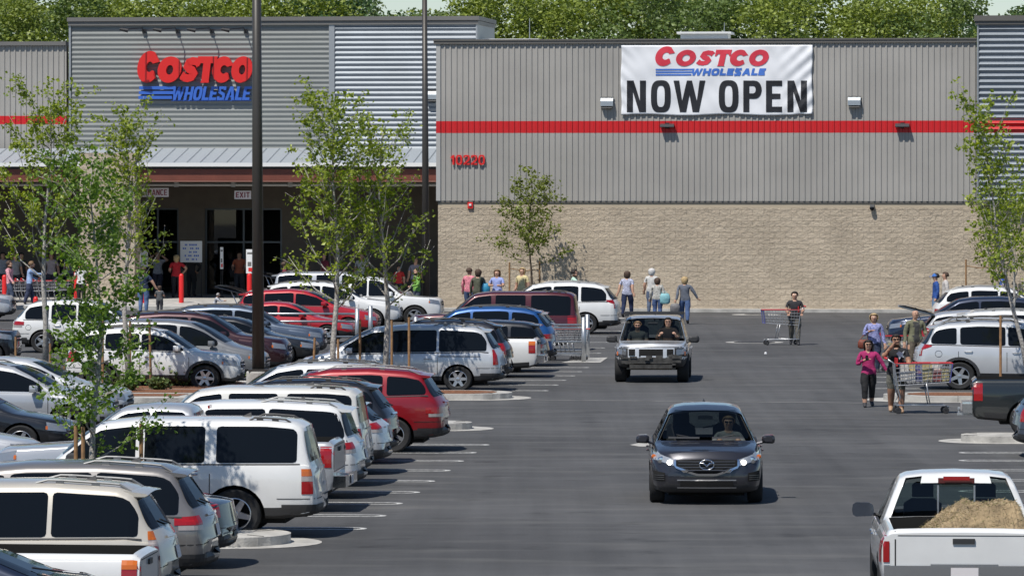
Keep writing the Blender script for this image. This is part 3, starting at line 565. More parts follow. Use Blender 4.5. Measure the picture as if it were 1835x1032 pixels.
noticeboard(323,362,432,470,WE-4.5,'white notice board with small blue print between the two doorways')
noticeboard(243,265,449,478,WE-2.5,'blank pale panel standing beside the block pier','none')
noticeboard(441,454.5,447,490,WE+2.2,'narrow white poster panel with small pictures beside the near pole','pics')
noticeboard(394.5,400,443,482,WE-3.5,'very thin white banner stand in front of the exit doorway','pics')
def bollard(px,D,z1,lab,z0=0.15,r=.105,rz=0):
    l=empty('bollard',AT(px,D,z0),0,lab,'bollard','red steel bollards by the entrance'); h=z1-z0
    b=MB(); b.lathe([(r,0),(r,h-.08),(r*.8,h-.02),(r*.4,h+.01),(.001,h+.02)],16); b.build('post_sleeve',M_SRED,l,angle=40); b=MB(); b.lathe([(r+.03,-.01),(r+.03,.03),(r,.031)],16); b.build('base_ring',M_COP,l)
for px,y1,lab in ((325,491,'thick red bollard standing alone right of the navy shirted man'),(137,473,'red bollard behind the white hatted person by the pier'),(64,532,'red bollard showing low between the left cars and the carts'),(8,493,'red bollard at the far left end of the cart row'),(447,490,'round headed red bollard under the narrow poster panel'),(256,527,'red bollard behind the legs of the navy shirted man')):
    D=206.5 if px!=64 else 203; z1=HC-(y1-YH)*D/F; bollard(px,D,z1,lab,z0=.15 if D<208 else .3)
# ---------------------------------------------------------------- vehicles
M_TYRE=mat('tyre_rubber',(0.018,0.018,0.019),0.85,noise=0.2,nscale=20); M_WELL=mat('wheel_well',(0.008,0.008,0.008),0.95); M_TRIM=mat('black_trim',(0.03,0.03,0.032),0.55); M_CHR=mat('chrome',(0.75,0.76,0.78),0.12,1.0)
M_RIM=mat('alloy',(0.58,0.59,0.61),0.28,0.8); M_TAIL=mat('tail_red',(0.32,0.008,0.010),0.12,coat=.6); M_TAILC=mat('tail_clear',(0.36,0.32,0.31),0.12,coat=.6); M_AMB=mat('amber_lens',(0.55,0.13,0.015),0.15,coat=.6)
M_HEAD=mat('headlight_lens',(0.34,0.36,0.385),0.06,0.5,coat=.8); M_SEAMC=mat('door_gap',(0.02,0.02,0.02),.8); M_PLATE=mat('number_plate',(0.70,0.66,0.66),.5); M_WIN=M_GLASSD
M_HLIT=mat('lit_headlight',(0.9,0.88,0.8),.1,emit=(1,.93,.8),es=3.0)
def paint(name,col,metal=0.0,rough=.32): return mat('paint_'+name,col,rough,metal,coat=1.0,noise=.04,nscale=2.5)
PT={'white':((0.72,0.72,0.71),0),'pearl':((0.66,0.645,0.60),0.1),'silver':((0.44,0.455,0.48),0.35),'lightsilver':((0.56,0.575,0.60),0.25),'grey':((0.22,0.225,0.235),0.35),'darkgrey':((0.06,0.062,0.07),0.5),'black':((0.012,0.013,0.016),0.1),'navy':((0.018,0.027,0.055),0.4),'red':((0.27,0.006,0.011),0.2),'brightred':((0.42,0.012,0.02),0.15),'maroon':((0.075,0.007,0.011),0.2),'blue':((0.016,0.085,0.27),0.3),'champagne':((0.55,0.51,0.44),0.2),'taupe':((0.20,0.19,0.185),0.35),'green':((0.016,0.021,0.023),0.2),'gunmetal':((0.034,0.034,0.042),0.45),'bluegrey':((0.12,0.15,0.20),0.6),'steel':((0.20,0.23,0.27),0.6),'darkmaroon':((0.045,0.014,0.018),.4)}
TYPES={
'suv':dict(L=4.7,W=1.88,H=1.72,top=[(0,.60),(.04,.82),(.15,.95),(.6,1.03),(1.1,1.09),(1.22,1.12),(1.70,1.44),(2.0,1.61),(2.45,1.69),(3.2,1.71),(3.9,1.66),(4.22,1.59),(4.56,1.12),(4.66,.98),(4.70,.70)],belt=[(0,.58),(.3,.86),(1.2,1.02),(4.3,1.10),(4.7,1.04)],ax=(.92,3.65),r=.36,tw=.24,roofz=.13,wins=((1.48,2.52),(2.58,3.52),(3.60,4.28)),ws=(1.2,2.02),rw=(1.12,1.50)),
'boxy':dict(tumble=.26,L=5.57,W=2.0,H=1.90,top=[(0,.65),(.03,1.0),(.13,1.12),(1.3,1.18),(1.42,1.21),(1.95,1.66),(2.2,1.81),(2.7,1.88),(4.7,1.88),(5.12,1.84),(5.26,1.76),(5.47,1.2),(5.52,1.05),(5.57,.70)],belt=[(0,.6),(.2,1.0),(1.4,1.13),(5.57,1.13)],ax=(.95,4.25),r=.40,tw=.28,roofz=.1,wins=((1.66,2.66),(2.80,3.68),(3.86,5.16)),ws=(1.42,2.2),rw=(1.2,1.68)),
'van':dict(L=5.1,W=1.96,H=1.75,top=[(0,.58),(.05,.76),(.2,.87),(.8,1.02),(.95,1.08),(1.6,1.50),(2.0,1.67),(2.6,1.74),(3.6,1.75),(4.45,1.70),(4.68,1.63),(4.95,1.12),(5.05,.95),(5.1,.68)],belt=[(0,.56),(.3,.8),(1.0,.97),(4.6,1.06),(5.1,1.0)],ax=(.95,3.98),r=.345,tw=.23,roofz=.12,wins=((1.28,2.35),(2.42,3.55),(3.61,4.72)),ws=(.95,1.95),rw=(1.12,1.52)),
'sedan':dict(L=4.85,W=1.84,H=1.46,top=[(0,.52),(.05,.66),(.2,.75),(1.0,.90),(1.25,.96),(1.95,1.31),(2.3,1.42),(2.8,1.46),(3.3,1.42),(3.6,1.33),(4.2,1.08),(4.6,1.06),(4.78,1.0),(4.85,.62)],belt=[(0,.5),(.3,.7),(1.2,.90),(4.85,1.0)],ax=(.93,3.75),r=.33,tw=.22,roofz=.11,wins=((1.62,2.62),(2.68,3.55)),ws=(1.28,2.2),rw=(1.05,1.32)),
'hatch':dict(L=4.4,W=1.78,H=1.52,top=[(0,.52),(.05,.66),(.2,.78),(.85,.94),(1.05,1.0),(1.7,1.36),(2.1,1.48),(2.6,1.52),(3.5,1.48),(3.9,1.40),(4.22,1.05),(4.34,.95),(4.4,.62)],belt=[(0,.5),(.3,.72),(1.1,.94),(4.4,1.02)],ax=(.88,3.5),r=.32,tw=.21,roofz=.11,wins=((1.4,2.4),(2.46,3.25),(3.3,3.9)),ws=(1.05,1.95),rw=(1.04,1.38)),
'pickup':dict(L=5.6,W=1.98,H=1.82,top=[(0,.70),(.04,.98),(.2,1.07),(1.25,1.14),(1.36,1.19),(1.95,1.66),(2.15,1.77),(2.6,1.82),(3.15,1.80),(3.30,1.72),(3.42,1.24),(3.5,1.23),(5.53,1.22),(5.6,1.16)],belt=[(0,.68),(.3,1.02),(1.4,1.10),(5.6,1.12)],ax=(.95,4.45),r=.39,tw=.26,roofz=.1,wins=((1.66,2.6),(2.66,3.22)),ws=(1.36,2.15),rw=(1.27,1.66)),
}
def lerp_tab(tab,x):
    if x<=tab[0][0]: return tab[0][1]
    for (a,b),(c,d) in zip(tab,tab[1:]):
        if x<=c: return b+(d-b)*(x-a)/(c-a)
    return tab[-1][1]
def car_shell(T,L,W,H,zlo_,shrink=0.0,gx=(None,None)):
    sx=L/T['L']; sz=H/T['H']; top=[(x*sx,z*sz) for x,z in T['top']]; belt=[(x*sx,z*sz) for x,z in T['belt']]; w2=W/2
    xs=set(round(x,4) for x,_ in top)
    x=0.0
    while x<L: xs.add(round(x,4)); x+=.13
    for e in (.012,.03,.07): xs.add(e); xs.add(round(L-e,4))
    for win in T['wins']: xs.update(round(a*sx,4) for a in win)
    xs=sorted(a for a in xs if 0<=a<=L); xs2=[xs[0]]
    for a in xs[1:]:
        if a-xs2[-1]>.008: xs2.append(a)
    xs=xs2
    def topz(x):
        k=.05 if .3<x<L-.3 else .008
        return sum(lerp_tab(top,x+d*k) for d in (-1,-.5,0,.5,1))/5
    bed=T.get('bed')
    def lo(x): return lerp_tab([(0,zlo_+.22),(.03,zlo_+.08),(.12,zlo_+.01),(.5,zlo_),(L-.6,zlo_+.02),(L-.12,zlo_+.06),(L-.03,zlo_+.12),(L,zlo_+.2)],x)
    def hw(x): return w2*lerp_tab([(0,.66),(.03,.77),(.10,.86),(.28,.945),(.7,.985),(1.3,1),(L-1.0,1),(L-.4,.975),(L-.12,.94),(L-.04,.89),(L,.80)],x)
    if T.get('typ')=='pickup':
        def hw(x): return w2*lerp_tab([(0,.70),(.03,.80),(.10,.88),(.28,.955),(.7,.985),(1.3,1),(L-.12,.99),(L,.965)],x)
    rings=[]; info=[]
    tum=T.get('tumble',.34)
    def gw(x,z,zb): return hw(x)*.925-(z-zb)*tum*(W/1.9)
    for x in xs:
        zt=max(topz(x),lo(x)+.05); zb=min(lerp_tab(belt,x),zt-.025); zl=lo(x); h=hw(x); hb=zb-zl
        g=max(0,zt-zb); cr=.035*(1 if g>.2 else .6); 
        side=[(0,zl),(h*.78,zl),(h*.93,zl+hb*.07),(h*.975,zl+hb*.22),(h*1.0,zl+hb*.50),(h*1.0,zl+hb*.72),(h*.985,zl+hb*.90),(h*.955,zb)]
        if g>.12:
            rr=min(.10,g*.35); gwz=lambda z:gw(x,z,zb)
            side+=[(gwz(zb+.015),zb+.015),(gwz(zb+(g-rr)*.5),zb+(g-rr)*.5),(gwz(zt-rr),zt-rr),(gwz(zt-rr*.45)-.018,zt-rr*.40),(gwz(zt)-.075,zt-rr*.06),(gwz(zt)*.60,zt+cr*.6),(0,zt+cr)]
        else:
            q=g/.12; a=h*.925
            side+=[(a,zb+g*.15),(a*.99,zb+g*.4),(a*.97,zb+g*.65),(a*.94,zb+g*.85),(a*.86,zt),(a*.5,zt+cr*.5),(0,zt+cr*.7)]
        rings.append(side); info.append((x,zt,zb,zl,h))
    return xs,rings,info,topz,(lambda x:lerp_tab(belt,x)),gw,hw,lo
def wheel_mesh(r,tw,style,rimmat,near):
    n=28 if near else 18
    t=MB(); rr=r*.66; t.lathe([(rr*.98,-tw/2+.02),(r*.90,-tw/2),(r*.975,-tw/2+.02),(r,-tw/2+.05),(r,tw/2-.05),(r*.975,tw/2-.02),(r*.90,tw/2),(rr*.98,tw/2-.02),(rr*.96,0)],n,'y',closed=True)
    d=MB(); yo=tw/2-.03
    d.lathe([(rr*1.0,-tw/2+.02),(rr*1.0,yo+.005),(rr*.93,yo+.012),(rr*.88,yo-.03),(rr*.86,-.02)],n,'y',mi=0)
    d.lathe([(.001,-.015),(rr*.87,-.02)],n,'y',mi=1)
    ns={'5':5,'6':6,'7':7,'10':10}.get(style,5)
    for k in range(ns):
        a=2*PI*k/ns; ca,sa=math.cos(a),math.sin(a); wd=rr*(.19 if ns<=6 else .12)
        def q(rad,s,y): return Vector((rad*ca-s*sa,y,rad*sa+s*ca))
        a0,a1=rr*.12,rr*.92
        vs=[q(a0,-wd*1.1,yo-.012),q(a0,wd*1.1,yo-.012),q(a1,wd*.75,yo-.004),q(a1,-wd*.75,yo-.004),q(a0,-wd*1.1,0),q(a0,wd*1.1,0),q(a1,wd*.75,-.0),q(a1,-wd*.75,-.0)]
        d.add(vs,[(0,1,2,3),(4,7,6,5),(0,4,5,1),(1,5,6,2),(2,6,7,3),(3,7,4,0)],0)
    d.lathe([(.001,yo+.012),(rr*.2,yo+.004),(rr*.24,yo-.03)],n,'y',mi=0)
    return t,d
class Car: pass
def variant(typ,label):
    """no two cars of a row share one outline: pillars, tail slope and window line differ a little"""
    T=dict(TYPES[typ]); T['typ']=typ; rnd=random.Random(sum(ord(c)*(i+3) for i,c in enumerate(label))); q=lambda a:rnd.uniform(-a,a)
    if typ=='pickup': return T
    n=len(T['top']); a,c,d=q(.10),q(.12),q(.03); tp=[]
    for i,(x,z) in enumerate(T['top']):
        if 4<=i<=6: x+=a
        if i in(n-4,n-5) : x+=c
        if i==n-3: z+=d
        tp.append((x,z))
    T['top']=tp; b=q(.03); T['belt']=[(x,z+(b if x>1 else 0)+(b*.8 if x>3 else 0)) for x,z in T['belt']]
    w_=[list(v) for v in T['wins']]; s1=q(.10); w_[0][1]+=s1; w_[1][0]+=s1; w_[0][0]+=a*.6
    if len(w_)>2: s2=q(.12); w_[1][1]+=s2; w_[2][0]+=s2; w_[2][1]+=c*.8
    T['wins']=tuple(tuple(v) for v in w_); return T
def make_car(label,color,typ='suv',L=None,W=None,H=None,tail='tall',rails=True,spoiler=True,plate=True,rim='5',near=False,cabin=False,lowtrim=.30,group='cars parked in the left rows',clear=.24,wx=1.0,front='bar',railmat=None,hatch_open=False,amber=False,kind='parked_car',rwiper=True,mirror=None,stripe=None,steps=False,cat='car',fender=False,damaged=False,hood_trim=True,tumble=None):
    T=variant(typ,label)
    if tumble: T['tumble']=tumble
    L=L or T['L']; W=W or T['W']; H=H or T['H']; sx=L/T['L']; sz=H/T['H']; w2=W/2
    root=empty(kind,(0,0,0),0,label,cat,group); pc,pm=PT[color]; mp=paint(color,pc,pm)
    xs,rings,info,topz,belt,gw,hw,lo=car_shell(T,L,W,H,clear)
    X=lambda x:L/2-x
    ss=lambda f:(lambda t:t*t*(3-2*t))(max(0,min(1,f)))
    def bow(x): return -(.15 if typ!='pickup' else .10)*ss((2.3*sx-x)/.7)+(0 if typ=='pickup' else (.09 if typ=='boxy' else .20)*ss((x-(L-.75))/.55))
    bm=bmesh.new(); m=len(rings[0]); vr=[]
    for x,rg in zip(xs,rings):
        bw_=[X(x)+bow(x)*(y/w2)**2 for y,z in rg]; row=[bm.verts.new((q_,y,z)) for q_,(y,z) in zip(bw_,rg)]; row2=[row[0]]+[bm.verts.new((q_,-y,z)) for q_,(y,z) in list(zip(bw_,rg))[1:-1]]+[row[-1]]; vr.append((row,row2))
    for (a,a2),(b,b2) in zip(vr,vr[1:]):
        for i in range(m-1): bm.faces.new((a[i],b[i],b[i+1],a[i+1])); bm.faces.new((a2[i+1],b2[i+1],b2[i],a2[i]))
    for row,row2 in (vr[0],vr[-1]): bm.faces.new(row+row2[1:-1][::-1])
    bmesh.ops.recalc_face_normals(bm,faces=bm.faces[:])
    for f in bm.faces:
        c=f.calc_center_median(); f.smooth=True
        if c.z<clear+lowtrim*.55: f.material_index=1
    me=bpy.data.meshes.new('body'); bm.to_mesh(me); bm.free(); me.materials.append(mp); me.materials.append(M_TRIM); me.materials.append(M_WELL)
    body=bpy.data.objects.new('body',me); COL.objects.link(body)
    # wheel arches (and a load bed) are cut out of the solid body
    ax=[a*sx for a in T['ax']]; r=T['r']*min(sz,1.05); tw=T['tw']; cut=MB()
    for a in ax:
        for s in (-1,1): 
            n=24; rr=r*1.16; yo=s*(w2+.1); yi=s*(w2-.36); vs=[(X(a)+rr*math.cos(2*PI*k/n),yo,r+rr*math.sin(2*PI*k/n)) for k in range(n)]+[(X(a)+rr*math.cos(2*PI*k/n),yi,r+rr*math.sin(2*PI*k/n)) for k in range(n)]
            cut.add(vs,[tuple(range(n)),tuple(range(n,2*n))[::-1]]+[(k,(k+1)%n,(k+1)%n+n,k+n) for k in range(n)])
    if typ=='pickup':
        bx0,bx1=3.52*sx,L-.09; cut.box((X((bx0+bx1)/2),0,1.6),((bx1-bx0),W-.34,2.1),0)
    co=cut.build('cutter',[M_WELL]); bo=body.modifiers.new('b','BOOLEAN'); bo.operation='DIFFERENCE'; bo.object=co; bo.solver='EXACT'
    try: bo.material_mode='TRANSFER'
    except Exception: pass
    dg=bpy.context.evaluated_depsgraph_get(); dg.update(); nm=bpy.data.meshes.new_from_object(body.evaluated_get(dg)); body.modifiers.clear(); old=body.data; body.data=nm; bpy.data.meshes.remove(old); bpy.data.objects.remove(co)
    nm.name='body'
    bmv=bmesh.new(); bmv.from_mesh(nm); bvh=BVHTree.FromBMesh(bmv); bmv.free()
    nm.set_sharp_from_angle(angle=R(38)); body.parent=root
    part=lambda b,name,m_,**k: b.build(name,m_,root,**k)
    # ---- sheets laid on the body
    def cast(o,d):
        h=bvh.ray_cast(Vector(o),Vector(d)); return (h[0],h[1]) if h[0] is not None else None
    def sheet_(b,cols,proj,off=.006,mi=0,th=.0):
        grid=[]
        for u,v0,v1,nr in cols:
            col=[]
            for k in range(nr+1):
                o,d=proj(u,v0+(v1-v0)*k/nr); h=cast(o,d); col.append(None if h is None else h[0]-Vector(d)*off if h[1].dot(Vector(d))>-.15 else h[0]+h[1]*off)
            grid.append(col)
        for a,c in zip(grid,grid[1:]):
            for k in range(len(a)-1):
                q=(a[k],a[k+1],c[k+1],c[k])
                if any(p is None for p in q): continue
                if max((q[i]-q[(i+1)%4]).length for i in range(4))>.6: continue
                b.add(q,[(0,1,2,3)],mi)
    side=lambda s:(lambda u,v:((X(u),s*3.0,v),(0,-s,0)))
    fromfront=lambda u,v:((X(0)+3,u,v),(-1,0,0)); fromback=lambda u,v:((X(L)-3,u,v),(1,0,0)); above=lambda u,v:((X(u),v,3.0),(0,0,-1))
    def rnd_cols(x0,x1,bf,tf,n=14,nr=5,e=.05):
        out=[]
        for k in range(n+1):
            f=k/n; x=x0+(x1-x0)*(.5-.5*math.cos(PI*f)); b0,t0=bf(x),tf(x); d=min(x-x0,x1-x); k2=0
            if d<e: k2=e-math.sqrt(max(0,e*e-(e-d)**2))
            if t0-b0<2*k2+.02: k2=max(0,(t0-b0)/2-.008)
            if t0-b0>.02: out.append((x,b0+k2,t0-k2,nr))
        return out
    wins=T['wins']; bb=lambda x:belt(x)+.045; roofgap=T['roofz']
    def tt(x): return min(topz(x)-roofgap*.95, topz(x-.10)-.06 if x<L/2 else topz(x+.10)-.06)
    wcols=[]
    for (a,c) in wins: wcols.append((a*sx,c*sx))
    cabin_mat=clearglass('cabin_glass',(.34,.39,.39)) if not cabin=='short' else clearglass('clear_cabin_glass',(.50,.58,.56))
    gm=cabin_mat if cabin else M_WIN
    for s in (-1,1):
        for k,(a,c) in enumerate(wcols):
            if typ=='pickup' and k==1 and cabin=='short': continue
            b=MB(); sheet_(b,rnd_cols(a,c,bb,tt),side(s)); 
            if b.v: part(b,'side_window',gm,smooth=True)
        if near or stripe:
            b=MB(); z0=belt(2)-.02
            sheet_(b,[(x,belt(x)+.005,belt(x)+.03,1) for x in [wcols[0][0]+.05+(wcols[-1][1]-wcols[0][0])*k/20 for k in range(21)]],side(s),off=.010); part(b,'window_trim',M_TRIM)
    # windscreen and back window
    wz0=lerp_tab(T['top'],T['ws'][0])*sz+.035; wz1=H-.085
    def scr(proj,z0,z1,inset,name,xf,m_,n=16):
        b=MB(); cols=[]
        for k in range(n+1):
            u=-1+2*k/n; cols.append(u)
        rows=8; grid=[]
        for u in cols:
            col=[]
            for j in range(rows+1):
                v=z0+(z1-z0)*j/rows; g=max(.2,gw(xf,v,belt(xf))-inset); e=1-.06*(abs(2*j/rows-1)**6)
                o,d=proj(u*g*e,v+(.03*(1-u*u) if True else 0)*(1 if j<rows else .0)); h=cast(o,d); col.append(None if h is None else h[0]+h[1]*.007)
            grid.append(col)
        for a,c in zip(grid,grid[1:]):
            for k in range(rows):
                q=(a[k],a[k+1],c[k+1],c[k])
                if None in q: continue
                b.add(q,[(0,1,2,3)])
        return b
    b=scr(fromfront,wz0,wz1,.06,'windscreen',1.6*sx,gm); ws=part(b,'windscreen',gm,smooth=True)
    rz0,rz1=T['rw'][0]*sz+.02,T['rw'][1]*sz+.03; xr=L-.5 if typ!='pickup' else 3.2*sx
    b=scr(fromback,rz0,rz1,.075,'rear_window',xr if typ not in('sedan',) else 3.6*sx,gm)
    if typ=='pickup' and cabin!=False: rwn=part(b,'rear_window',gm,smooth=True)
    else: rwn=part(b,'rear_window',M_WIN if not cabin else gm,smooth=True)
    if cabin:
        # the glass covers real openings: the body faces behind it are taken away and the cabin gets a dark lining
        bm=bmesh.new(); bm.from_mesh(body.data); 
        lin=bmesh.new(); lin.from_mesh(body.data)
        ww=[(a+.03,c-.03) for a,c in wcols]
        def opening(f):
            c=f.calc_center_median(); x=L/2-c.x; x=x+bow(x)*(c.y/w2)**2 if True else x; n=f.normal; zb=belt(x)
            if c.z<zb+.02 or c.z>H-.02: return False
            if abs(n.y)>.75:
                if cabin=='short' and x>wcols[0][1]+.05: return False
                return any(a<x<e for a,e in ww) and c.z<tt(x)+.03
            if n.x>.25 and T['ws'][0]*sx<x<T['ws'][1]*sx+.22 and abs(c.y)<gw(x,c.z,zb)-.03 and c.z<wz1+.06: return True
            if n.x<-.45 and rz0-.05<c.z<rz1+.05 and abs(c.y)<gw(x,c.z,zb)-.05 and x>L*.5: return True
            return False
        for b_ in (bm,lin):
            b_.faces.ensure_lookup_table(); bmesh.ops.delete(b_,geom=[f for f in b_.faces if opening(f)],context='FACES')
        lin.normal_update()
        for v in lin.verts: v.co-=v.normal*.035
        bmesh.ops.delete(lin,geom=[f for f in lin.faces if f.calc_center_median().z<clear+.45],context='FACES')
        bm.to_mesh(body.data); bm.free(); lm=bpy.data.meshes.new('cabin_lining'); lin.to_mesh(lm); lin.free(); lm.materials.clear(); lm.materials.append(mat('cabin_fabric',(0.05,0.048,0.045),.9)); lm.polygons.foreach_set('material_index',[0]*len(lm.polygons))
        lo_=bpy.data.objects.new('cabin_lining',lm); COL.objects.link(lo_); lo_.parent=root
        seatx=[wcols[0][1]-.35]; 
        if typ!='pickup': seatx.append(wcols[1][1]-.3)
        for xx in seatx:
            for yy in (-.38,.38):
                b=MB(); b.box((X(xx),yy,clear+.42),(.52,.50,.16)); q=.16
                b.prism([(-.25,0),(.25,0),(.23,.55),(.14,.62),(-.14,.62),(-.23,.55)],-.06,.06,lambda u,v,d:Vector((X(xx)-.24-v*.22+d,yy+u,clear+.46+v)))
                b.prism([(-.13,0),(.13,0),(.13,.17),(.08,.21),(-.08,.21),(-.13,.17)],-.05,.05,lambda u,v,d:Vector((X(xx)-.40-v*.1+d,yy+u,clear+1.10+v))); part(b,'seat',mat('seat_cloth',(.035,.035,.038),.9))
        b=MB(); xd=wcols[0][0]+.05; b.box((X(xd),0,belt(xd)-.10),(.5,W-.36,.20)); part(b,'dashboard',M_TRIM)
        b=MB(); cx_=X(xd+.38); zc=belt(xd)+.0; b.tube([(cx_-.06*math.cos(2*PI*k/20)*0-.08*math.sin(2*PI*k/20),.38+.18*math.cos(2*PI*k/20),zc+.17*math.sin(2*PI*k/20)) for k in range(21)],.016,6); b.tube([(cx_,.22,zc),(cx_,.54,zc)],.014,5); b.tube([(cx_,.38,zc),(cx_+.25,.38,zc-.06)],.03,6); part(b,'steering_wheel',M_TRIM)
        b=MB(); b.box((X(T['ws'][1]*sx-.15),0,H-.2),(.04,.24,.07)); part(b,'rear_view_mirror',M_TRIM)
        o_=MB(); o_.box((0,0,clear+.12),(L*.55,W-.4,.05)); part(o_,'cabin_floor',mat('cabin_fabric',(0,0,0)))
    # ---- wheels
    for a in ax:
        for s in (-1,1):
            t,d=wheel_mesh(r,tw,rim,M_RIM,near); wh=t.build('wheel',M_TYRE,root,angle=40); wh.location=(X(a),s*(w2-tw/2-.015),r); wh.rotation_euler=(0,(a*7+s)%1.0,0 if s>0 else PI)
            ri=d.build('rim',[M_RIM,M_WELL],wh,angle=40)
            ri.location=(0,0,0)
    # ---- lamps, wrapped round the corners
    def corner(b,xa,ya,s,rear,ph0,ph1,z0,z1,mi=0,n=8,nr=5,z0b=None,z1b=None,off=.008):
        cols=[]
        def pr(u,v):
            sg=-1 if rear else 1; d=Vector((-sg*math.cos(R(u)),-s*math.sin(R(u)),0)); o=Vector((X(xa),s*ya,v))-d*2.5; return o,d
        for k in range(n+1):
            f=k/n; zz0=z0+((z0b if z0b is not None else z0)-z0)*f; zz1=z1+((z1b if z1b is not None else z1)-z1)*f; cols.append((ph0+(ph1-ph0)*f,zz0,zz1,nr))
        sheet_(b,cols,pr,off=off,mi=mi)
    zt_=belt(L-.1); 
    tails={'tall':dict(z0=.80,z1=1.12,p=(28,74),xa=.45,ya=.55),'pillar':dict(z0=.95,z1=1.55,p=(52,76),xa=.40,ya=.50),'wide':dict(z0=.84,z1=1.04,p=(14,76),xa=.55,ya=.52),'low':dict(z0=.74,z1=.95,p=(14,74),xa=.5,ya=.50),'block':dict(z0=.72,z1=1.12,p=(36,70),xa=.35,ya=.60),'hook':dict(z0=.86,z1=1.14,p=(26,74),xa=.5,ya=.52)}[tail]
    for s in (-1,1):
        b=MB(); z0,z1=tails['z0']*sz,tails['z1']*sz; p0,p1=tails['p']; xa=L-tails['xa']; p0,p1=(p0+8,p1+6) if typ=='boxy' else (p0+5,p1+5); ya=w2-.95+tails['ya']-.0
        if typ=='pickup':
            b2=[(x,.78*sz,1.13*sz,5) for x in (L-.21,L-.15,L-.08,L-.03)]; sheet_(b,b2,side(s),off=.012,mi=0)
            sheet_(b,[(s*u,.78*sz,1.13*sz,5) for u in (w2*.965-.01,w2*.93,w2*.88)],fromback,off=.012,mi=0)
            if amber: 
                sheet_(b,[(x,1.02*sz,1.13*sz,2) for x in (L-.21,L-.15,L-.08,L-.03)],side(s),off=.016,mi=2)
        elif amber:
            h=z1-z0; corner(b,xa,ya,s,True,p0,p1,z0,z0+h*.5); corner(b,xa,ya,s,True,p0,p1,z0+h*.5+.006,z0+h*.70,mi=1,nr=3); corner(b,xa,ya,s,True,p0,p1,z0+h*.70+.006,z1,mi=2,nr=3)
        elif tail=='hook':
            corner(b,xa,ya,s,True,p0,48,z0,z1,nr=5); corner(b,xa,ya,s,True,48,p1+4,z1-.14,z1,z0b=z1-.05,nr=4); corner(b,xa,ya,s,True,30,44,z0+.03,z1-.13,mi=1,off=.012)
        elif tail=='low' or tail=='wide':
            corner(b,xa,ya,s,True,p0,p1,z0+.07,z1,z1b=z1-.02); corner(b,xa,ya,s,True,p0,p1-8,z0,z0+.064,mi=1,nr=2)
        else: corner(b,xa,ya,s,True,p0,p1,z0,z1)
        if b.v: part(b,'taillight',[M_TAIL,M_TAILC,M_AMB],smooth=True)
        if not damaged and front!='shield':
            b=MB(); zf=lerp_tab(T['top'],.05)*sz; corner(b,.55,w2-.45,s,False,18,72,zf-.15,zf-.005,z0b=zf-.10,z1b=zf+.06); corner(b,.55,w2-.45,s,False,69,75,zf-.09,zf-.02,mi=1,n=2,off=.012); part(b,'headlight',[M_HEAD,M_AMB],smooth=True)
    # ---- front end
    zg=lerp_tab(T['top'],.04)*sz
    if front=='bar':
        b=MB(); n=12; wg=w2*.42; sheet_(b,[(-wg+2*wg*k/n,zg-.19,zg-.03,4) for k in range(n+1)],fromfront,off=.008); part(b,'grille',M_TRIM)
        b=MB(); sheet_(b,[(-wg+2*wg*k/n,zg-.115,zg-.09,1) for k in range(n+1)],fromfront,off=.016); part(b,'grille_bar',M_CHR)
        b=MB(); sheet_(b,[(-w2*.5+w2*k/n,clear+.10,clear+.24,3) for k in range(n+1)],fromfront,off=.008); part(b,'lower_intake',M_TRIM)
    # ---- rear end
    if typ!='pickup':
        for s in (-1,1): b=MB(); corner(b,L-.7,w2-.72,s,True,-0,80,clear+.10,clear+.26,n=14,nr=3,off=.014); part(b,'bumper_trim',M_TRIM if lowtrim>.2 else mp,smooth=True)
        if spoiler and typ in('suv','van','hatch','boxy'):
            xe=[x for x,_ in T['top']][-4]*sx; ze=topz(xe-.06); b=MB(); gg=gw(xe,ze,belt(xe))-.03
            prof=[(-.16,.005),(.13,-.035),(.15,-.055),(.11,-.075),(-.02,-.075),(-.14,-.03)]
            cl=lambda u,k:Vector((X(xe)-u[0],gg*k,ze+u[1]+.028*(1-k*k)))
            for k in range(8):
                k0,k1=-1+k/4,-1+(k+1)/4; vs=[cl(u,k0) for u in prof]+[cl(u,k1) for u in prof]; n=len(prof); b.add(vs,[(i,(i+1)%n,(i+1)%n+n,i+n) for i in range(n)])
                if k in(0,7): b.add([cl(u,-1 if k==0 else 1) for u in prof],[tuple(range(n))])
            part(b,'roof_spoiler',mp,angle=40)
        if plate:
            zp=(.80 if typ!='sedan' else .62)*sz; b=MB(); sheet_(b,[(-.16+.32*k/2,zp-.08,zp+.08,1) for k in range(3)],fromback,off=.012); part(b,'number_plate',M_PLATE)
        if rwiper and spoiler:
            b=MB(); h0=cast(*fromback(0,rz0+.02)); h1=cast(*fromback(.34,rz0+.10))
            if h0 and h1: b.tube([h0[0]+h0[1]*.03,h1[0]+h1[1]*.03],.012,5); part(b,'rear_wiper',M_TRIM)
        b=MB(); zc=rz0-.10
        if typ in('suv','van','boxy','hatch') and near: sheet_(b,[(-.42+.84*k/8,zc-.03,zc,1) for k in range(9)],fromback,off=.02); part(b,'tailgate_handle',M_CHR if color in('black','navy') else mp)
    else:
        b=MB(); b.box((X(L)-.10,0,clear+.30),(.2,W-.10,.20)); b.box((X(L)-.10,0,clear+.41),(.19,W*.4,.02)); part(b,'rear_bumper',M_CHR if color in('silver','green','white') else M_TRIM)
        b=MB(); h0=cast(*fromback(0,1.0*sz))
        tb=MB()
        for yy in (-W*.405,W*.405): sheet_(tb,[(yy-.008,.62*sz,1.19*sz,5),(yy+.008,.62*sz,1.19*sz,5)],fromback,off=.004)
        for zz in (.70,1.13): sheet_(tb,[(-W*.39+W*.78*q_/10,zz*sz,zz*sz+.010,1) for q_ in range(11)],fromback,off=.004)
        part(tb,'tailgate_gap',M_SEAMC)
